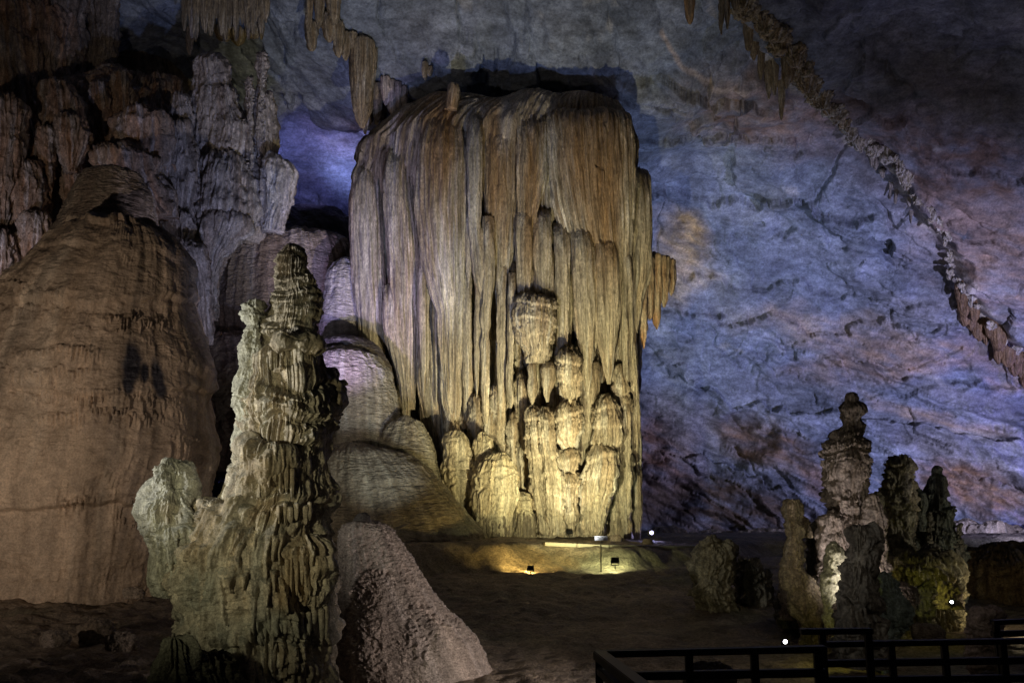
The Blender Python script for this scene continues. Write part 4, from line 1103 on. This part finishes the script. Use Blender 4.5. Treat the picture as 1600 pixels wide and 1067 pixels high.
mite('dark jagged stalagmite with a spiky peak right of the blunt one', [
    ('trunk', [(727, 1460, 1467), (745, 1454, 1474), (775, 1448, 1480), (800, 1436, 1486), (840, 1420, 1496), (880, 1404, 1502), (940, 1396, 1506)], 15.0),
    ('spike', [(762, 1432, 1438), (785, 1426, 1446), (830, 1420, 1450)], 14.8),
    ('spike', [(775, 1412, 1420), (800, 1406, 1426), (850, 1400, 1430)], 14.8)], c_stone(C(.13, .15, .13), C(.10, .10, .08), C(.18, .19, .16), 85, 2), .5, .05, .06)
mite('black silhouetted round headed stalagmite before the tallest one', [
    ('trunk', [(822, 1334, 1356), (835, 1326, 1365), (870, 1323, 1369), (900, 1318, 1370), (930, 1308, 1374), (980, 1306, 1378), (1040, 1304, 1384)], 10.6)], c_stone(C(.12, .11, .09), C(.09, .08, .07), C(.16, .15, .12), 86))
mite('thin leaning stalagmite with knotted top at the left of the right group', [
    ('trunk', [(783, 1230, 1246), (795, 1226, 1254), (815, 1227, 1250), (835, 1224, 1256), (870, 1228, 1256), (885, 1222, 1262), (910, 1228, 1276), (940, 1238, 1284), (985, 1250, 1288), (1020, 1250, 1290)], 12.4),
    ('side_knob', [(806, 1252, 1262), (815, 1250, 1268), (840, 1252, 1266)], 12.6)], c_stone(C(.36, .31, .19), C(.27, .20, .12), C(.44, .39, .28), 87, 2))
mite('pale club shaped stalagmite with bulging shoulder in the right group', [
    ('trunk', [(845, 1298, 1308), (860, 1295, 1312), (880, 1290, 1318), (895, 1284, 1322), (912, 1282, 1320), (930, 1284, 1310), (945, 1288, 1302), (990, 1286, 1306)], 11.8)], c_stone(C(.36, .35, .22), C(.28, .26, .14), C(.42, .42, .30), 88), .5, .02, .01)
mite('shadowy stump between the thin stalagmite and the tallest one', [
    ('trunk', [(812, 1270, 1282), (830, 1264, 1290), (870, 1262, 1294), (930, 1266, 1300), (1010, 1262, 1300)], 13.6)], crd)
mite('greenish dripping stalagmite right of the black silhouetted one', [
    ('trunk', [(890, 1374, 1390), (910, 1370, 1398), (940, 1368, 1408), (965, 1368, 1415), (985, 1372, 1412), (1000, 1380, 1404)], 11.2),
    ('trunk_foot', [(960, 1350, 1380), (1000, 1346, 1390), (1060, 1350, 1385)], 11.0)], crg, .3, .06, .08)
mite('squat square shouldered stalagmite at the end of the path kerb', [
    ('trunk', [(846, 1094, 1136), (858, 1090, 1142), (880, 1086, 1146), (910, 1080, 1142), (930, 1078, 1144), (960, 1094, 1150), (985, 1100, 1160)], 15.0),
    ('cap_stone', [(838, 1100, 1120), (845, 1094, 1126), (854, 1096, 1124)], 14.9)], c_stone(C(.34, .31, .20), C(.26, .22, .14), C(.40, .37, .26), 90, 2))
mite('dim rounded stalagmite behind the squat one', [
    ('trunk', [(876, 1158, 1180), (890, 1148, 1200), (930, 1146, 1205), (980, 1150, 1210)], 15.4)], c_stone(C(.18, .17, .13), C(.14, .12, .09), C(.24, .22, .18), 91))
mite('low wide drip covered mass under the dark jagged stalagmite', [
    ('trunk', [(862, 1400, 1470), (880, 1390, 1490), (910, 1392, 1500), (950, 1390, 1500), (990, 1380, 1510)], 13.8)], c_stone(C(.34, .31, .20), C(.26, .22, .12), C(.42, .39, .28), 92, 2), .3, .06, .06)
mite('long low brown ledge of dripstone at the right picture edge', [
    ('trunk', [(846, 1530, 1580), (852, 1512, 1640), (862, 1500, 1660), (890, 1496, 1680), (930, 1500, 1690), (980, 1490, 1700)], 16.5)], c_stone(C(.26, .20, .12), C(.20, .14, .08), C(.32, .27, .18), 93, 2))
mite('pinkish broken stump behind the railing at far right', [
    ('trunk', [(944, 1540, 1556), (955, 1520, 1564), (975, 1512, 1566), (1020, 1516, 1568), (1080, 1520, 1572)], 9.0)], c_stone(C(.36, .28, .25), C(.26, .20, .17), C(.46, .38, .35), 94), .18, .06, .02)

rb = random.Random(33)
t = thing('dripstone_bank', 'jumbled bank of small dripping knobs joining the foot of the right hand group', 'dripstone', P(1340, 1000, 13.4))
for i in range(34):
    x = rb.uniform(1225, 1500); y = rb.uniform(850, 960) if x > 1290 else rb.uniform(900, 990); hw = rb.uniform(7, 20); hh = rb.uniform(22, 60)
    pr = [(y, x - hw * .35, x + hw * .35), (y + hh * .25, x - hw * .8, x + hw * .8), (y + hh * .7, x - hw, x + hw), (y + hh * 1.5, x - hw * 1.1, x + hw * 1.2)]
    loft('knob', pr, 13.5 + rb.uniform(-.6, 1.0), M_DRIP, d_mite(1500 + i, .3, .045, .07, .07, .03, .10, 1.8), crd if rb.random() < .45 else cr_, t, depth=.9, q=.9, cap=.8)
for i in range(14):
    x = rb.uniform(1395, 1500); y = rb.uniform(775, 860); hw = rb.uniform(3, 8); hh = rb.uniform(20, 50)
    pr = [(y, x - 1.5, x + 1.5), (y + hh * .4, x - hw * .7, x + hw * .7), (y + hh, x - hw, x + hw), (y + hh * 1.8, x - hw * 1.2, x + hw * 1.2)]
    loft('spike', pr, 14.6 + rb.uniform(-.3, .4), M_DRIP, d_mite(1560 + i, .2, .04, .05, .04, .03, .06, 2), crd, t, depth=.9, q=1.0, cap=.8)

t = thing('rock_bank', 'low uneven bank of tan rocks along the foot of the far right wall', 'rocks', P(1480, 850, 30))
for i in range(20):
    x = 1010 + i * 33 + rb.uniform(-14, 14); hw = rb.uniform(24, 50); top = 836 - rb.uniform(0, 16) - (8 if x > 1450 else 0)
    pr = [(top, x - hw * .3, x + hw * .4), (top + 6, x - hw * .8, x + hw * .8), (top + 16, x - hw, x + hw), (top + 40, x - hw * 1.2, x + hw * 1.2)]
    loft('knob', pr, 33.5 + rb.uniform(-1, 1) - .012 * abs(x - 1000) * .3, M_FLOOR, lambda p, u, v, th, R: .5 * fbm(p, .7, 5, 1600 + i) + .12 * fbm(p, 2.5, 4, 1601, mode=1), c_stone(C(.30, .24, .17), C(.20, .15, .10), C(.38, .33, .27), 95), t, depth=.6, q=.8, cap=.8)

# ------------------------------------------------------------------ loose rocks
G = 'loose rocks on the cave floor'
rr_ = random.Random(9)
for i, (px, py, Y, s, lab) in enumerate([
        (1012, 846, 22.5, 9, 'small dark rock below the blue white lamp'), (962, 840, 21.6, 9, 'pale rock behind the sign plate'),
        (190, 1000, 11.5, 26, 'angular slab rock lying left of the tall stalagmite'), (85, 995, 11.8, 22, 'rounded pale rock on the dark floor at far left'),
        (150, 985, 12.6, 34, 'long low boulder between the far left rock and the slab'), (210, 925, 14.0, 16, 'small rock at the foot of the giant flowstone'),
        (1110, 1055, 6.6, 40, 'pinkish ribbed rock seen through the railing'), (1450, 985, 11.0, 24, 'dark boulder below the yellow lit ledge'),
        (1545, 1060, 6.5, 20, 'square grey stone low behind the right railing'), (1408, 925, 12.3, 30, 'smooth brown boulder beside the yellow glow'),
        (770, 848, 20.3, 7, 'upright yellow lit stone on the path bank'), (790, 862, 19.9, 10, 'larger yellow lit stone low on the path bank')]):
    c0 = P(px, py, Y)
    r = s / F * Y
    o = loft('rock', [(py - s * .55, px - s * .45, px + s * .4), (py - s * .3, px - s * .9, px + s * .8), (py + s * .1, px - s, px + s), (py + s * .6, px - s * .9, px + s * .95)], Y, M_ROUGH,
             lambda p, u, v, th, R: R * (.35 * fbm(p, .9 / R, 3, 70 + i) + .12 * fbm(p, 3 / R, 3, 71 + i, mode=1)), c_stone(C(.30, .24, .18), C(.22, .17, .12), C(.38, .32, .27), 72 + i), None, depth=.8, q=1.2, cap=.6)
    tag(o, lab, 'rock', G)


for i in range(46):
    px = rr_.choice([rr_.uniform(0, 240), rr_.uniform(600, 1250), rr_.uniform(600, 1250)])
    Y = rr_.uniform(11.5, 18.5)
    xw = (px - 800) / F * Y
    zf = float(floor_z(np.array([xw]), np.array([Y]))[0])
    py = 533.5 - F * (zf * CP - Y * SP) / (Y * CP + zf * SP)
    s = rr_.uniform(2.5, 9)
    o = loft('rubble_stone', [(py - s * .5, px - s * .5, px + s * .4), (py - s * .2, px - s * .9, px + s * .8), (py + s * .15, px - s, px + s), (py + s * .6, px - s * .9, px + s * .95)], Y, M_ROUGH,
             lambda p, u, v, th, R: R * (.45 * fbm(p, .9 / R, 3, 70 + i) + .12 * fbm(p, 3 / R, 3, 71 + i, mode=1)), c_stone(C(.30, .24, .18), C(.22, .17, .12), C(.38, .32, .27), 72 + i), None, depth=.8, q=1.2, cap=.6)
    tag(o, 'small brown rubble stone lying on the dim sloping floor', 'stone', 'rubble stones scattered over the cave floor')

# ------------------------------------------------------------------ built things: lamps, sign, railings
def bm_obj(name, boxes, mat, parent=None, cyl=(), bev=.004):
    """boxes: (centre, size, rotation matrix or None); cyl: (a, b, radius)"""
    import bmesh
    from mathutils import Matrix
    bm = bmesh.new()
    for c, s, R in boxes:
        M = Matrix.Translation(Vector(tuple(c))) @ (R.to_4x4() if R is not None else Matrix.Identity(4)) @ Matrix.Diagonal((*s, 1))
        bmesh.ops.create_cube(bm, size=1.0, matrix=M)
    if boxes and bev:
        bmesh.ops.bevel(bm, geom=bm.edges[:], offset=bev, segments=2, affect='EDGES', clamp_overlap=True)
    for a, b, r in cyl:
        a, b = Vector(tuple(a)), Vector(tuple(b))
        d = b - a
        M = Matrix.Translation((a + b) / 2) @ d.to_track_quat('Z', 'Y').to_matrix().to_4x4()
        bmesh.ops.create_cone(bm, cap_ends=True, segments=16, radius1=r, radius2=r, depth=d.length, matrix=M)
    if parent is not None:
        bmesh.ops.translate(bm, verts=bm.verts, vec=-parent.location)
    me = bpy.data.meshes.new(name); bm.to_mesh(me); bm.free()
    me.materials.append(mat)
    o = bpy.data.objects.new(name, me); scene.collection.objects.link(o)
    if parent is not None:
        o.parent = parent
    return o


M_BLACK = plain_mat('black_enamel', (.012, .012, .013), .4, .3)
M_WOOD = plain_mat('dark_wet_timber', (.005, .0045, .004), .6)
M_SIGN = plain_mat('pale_blue_sign', (.30, .34, .62), .4)
M_INK = plain_mat('sign_print', (.05, .05, .12), .5)
M_STEEL = plain_mat('dull_steel', (.30, .28, .24), .45, .8)


def floodlight(label, pos, aim, size, ecol, estr, power, lcol, ang, group='floodlights of the cave'):
    pos = Vector(tuple(pos)); aim = Vector(tuple(aim))
    t = thing('floodlight', label, 'floodlight', pos - Vector((0, 0, size * .9)), group)
    d = (aim - pos).normalized()
    q = d.to_track_quat('-Z', 'Y'); R = q.to_matrix()
    bm_obj('housing', [(pos, (size, size * .75, size * .32), R), (pos - d * size * .22, (size * .7, size * .5, size * .14), R)], M_BLACK, t)
    gl = plain_mat('lamp_glass', (.8, .8, .8), .2, 0, ecol, estr)
    if estr > 10:
        bm_obj('glass', [], gl, t, [(pos + d * size * .16, pos + d * size * .19, size * .26)])
    else:
        bm_obj('glass', [(pos + d * size * .17, (size * .86, size * .62, size * .02), R)], gl, t, bev=.001)
    sx = R @ Vector((1, 0, 0))
    bm_obj('bracket', [], M_BLACK, t, [(pos + sx * size * .54, pos + sx * size * .5 - Vector((0, 0, size * .6)), size * .05), (pos - sx * size * .54, pos - sx * size * .5 - Vector((0, 0, size * .6)), size * .05),
                                        (pos + sx * size * .5 - Vector((0, 0, size * .6)), pos - sx * size * .5 - Vector((0, 0, size * .6)), size * .05), (pos - Vector((0, 0, size * .6)), pos - Vector((0, 0, size * 1.1)), size * .07)])
    lamp('floodlight_beam', pos + d * size * .3, aim, power, lcol, ang, .7, size * .3)
    return t


floodlight('black floodlight with amber glow on the bank below the column', P(829, 887, 18.6), P(815, 866, 20.2), .13, (1, .7, .2), 6, 100, (1.0, .70, .22), 140)
floodlight('tilted black floodlight shining yellow-green beside the sign post', P(961, 875, 18.7), P(935, 868, 20.0), .16, (.9, 1, .6), 6, 80, (.92, 1.0, .52), 140)
floodlight('blue white floodlight glaring at the right foot of the column', P(1018, 832, 24.2), np.array([0, 0, 0]), .17, (.55, .5, 1.0), 26, 25, (.5, .5, 1.0), 120)
floodlight('white floodlight glaring just above the railing', P(1227, 1002, 9.6), np.array([-.5, 0, .2]), .075, (1, .97, .98), 22, .12, (1, .96, .96), 120)
floodlight('tiny white floodlight below the yellow lit ledge', P(1487, 940, 12.2), np.array([.5, 0, 0]), .075, (.9, 1, 1), 18, .6, (.9, 1, 1), 120)
floodlight('small blue rimmed floodlight under the brightest drip pillar', P(890, 831, 21.8), P(889, 700, 23.2), .14, (.35, .5, 1), 1.2, 60, (1.0, .93, .62), 70)
point('right_edge_fill', P(1590, 965, 13.2), 9.0, (1.0, .80, .45), .08)  # added point fill to brighten the dark ledge, no source there
point('yellow_pocket_glow', P(1452, 918, 12.75), 1.1, (1.0, .95, .15), .05)
point('yellow_pocket_glow_low', P(1300, 985, 11.0), 1.6, (.95, .9, .15), .05)
point('yellow_pocket_glow_far', P(1512, 1050, 7.2), .35, (1.0, .9, .1), .03)

# sign on its post
sg = thing('sign', 'small pale blue sign on a thin post in front of the column', 'sign', P(939, 893, 18.7))
a, b = P(939, 893, 18.7), P(939, 838, 18.7)
bm_obj('post', [], M_STEEL, sg, [(a, b, .013)])
c = P(939.5, 840.5, 18.66)
bm_obj('sign_plate', [(c, (.27, .02, .09), None)], M_SIGN, sg)
bm_obj('sign_marking', [(c + np.array([-.07 + .045 * k, -.012, .018 - .03 * (k % 2)]), (.035, .006, .012), None) for k in range(4)], M_INK, sg, bev=0)

# path kerb
kb = thing('path_kerb', 'pale stone kerb line running right along the path above the bank', 'kerb', P(1000, 862, 20.2))
ks = [(850, 856.5, 20.1), (900, 857, 20.2), (950, 857, 20.3), (1000, 857.5, 20.8), (1050, 858, 21.5), (1100, 857, 22.5)]
pts = []
for kx, ky, kY in ks:
    q_ = P(kx, ky, kY)
    q_[2] = float(floor_z(np.array([q_[0]]), np.array([kY + .5]))[0]) + .04
    pts.append(q_)
for i, (a, b) in enumerate(zip(pts[:-1], pts[1:])):
    d = Vector(tuple(b - a)); R = d.to_track_quat('X', 'Z').to_matrix()
    bm_obj('kerb_stone', [((a + b) / 2, (d.length - .01, .22, .08), R)], plain_mat('kerb_concrete', (.30, .27, .20), .8), kb, bev=.01)


# railings
def bar(a, b, w=.05, h=.05):
    d = Vector(tuple(b)) - Vector(tuple(a)); R = d.to_track_quat('X', 'Z').to_matrix()
    return ((Vector(tuple(a)) + Vector(tuple(b))) / 2, (d.length, w, h), R)


def railing(label, top, low, posts, Y, bot):
    t = thing('railing', label, 'railing', P(top[0][0], bot, Y), 'dark timber railings of the walkway')
    a, b = P(*top[0], Y), P(*top[1], Y)
    bm_obj('top_rail', [bar(a, b, .06, .028)], M_WOOD, t)
    for (l0, l1) in low:
        bm_obj('lower_rail', [bar(P(*l0, Y), P(*l1, Y), .045, .035)], M_WOOD, t)
    for x in posts:
        f = (x - top[0][0]) / (top[1][0] - top[0][0])
        yt = top[0][1] + (top[1][1] - top[0][1]) * f
        p0 = P(x, yt + 3, Y)
        bm_obj('post', [((p0 + np.array([0, 0, p0[2] - 1.1])) / 2 if False else Vector((p0[0], p0[1], p0[2] - .50)), (.034, .034, 1.0), None)], M_WOOD, t)
    return t


railing('near timber railing starting at the stair head, bottom centre right', [(930, 1021), (1290, 1013)], [((935, 1056), (1290, 1050))], [936, 1076, 1178, 1277], 4.2, 1180)
railing('far timber railing crossing the bottom right corner', [(1290, 1006), (1640, 1000)], [((1290, 1036), (1640, 1030)), ((1290, 1062), (1640, 1058))], [1392, 1475, 1566], 5.0, 1180)
railing('short raised timber barrier before the black stalagmite', [(1250, 986), (1362, 985)], [], [1284, 1356], 4.8, 1180)
railing('dark rail at the right edge above the far railing', [(1550, 972), (1650, 968)], [((1550, 990), (1650, 987))], [1556], 5.6, 1180)
st = thing('stair_handrail', 'sloping timber stair handrail descending from the near railing', 'handrail', P(936, 1100, 4.1))
bm_obj('top_rail', [bar(P(937, 1023, 4.15), P(1008, 1078, 3.3), .06, .04)], plain_mat('worn_timber', (.05, .045, .035), .6), st)
bm_obj('lower_rail', [bar(P(940, 1048, 4.15), P(985, 1090, 3.4), .045, .035)], M_WOOD, st)
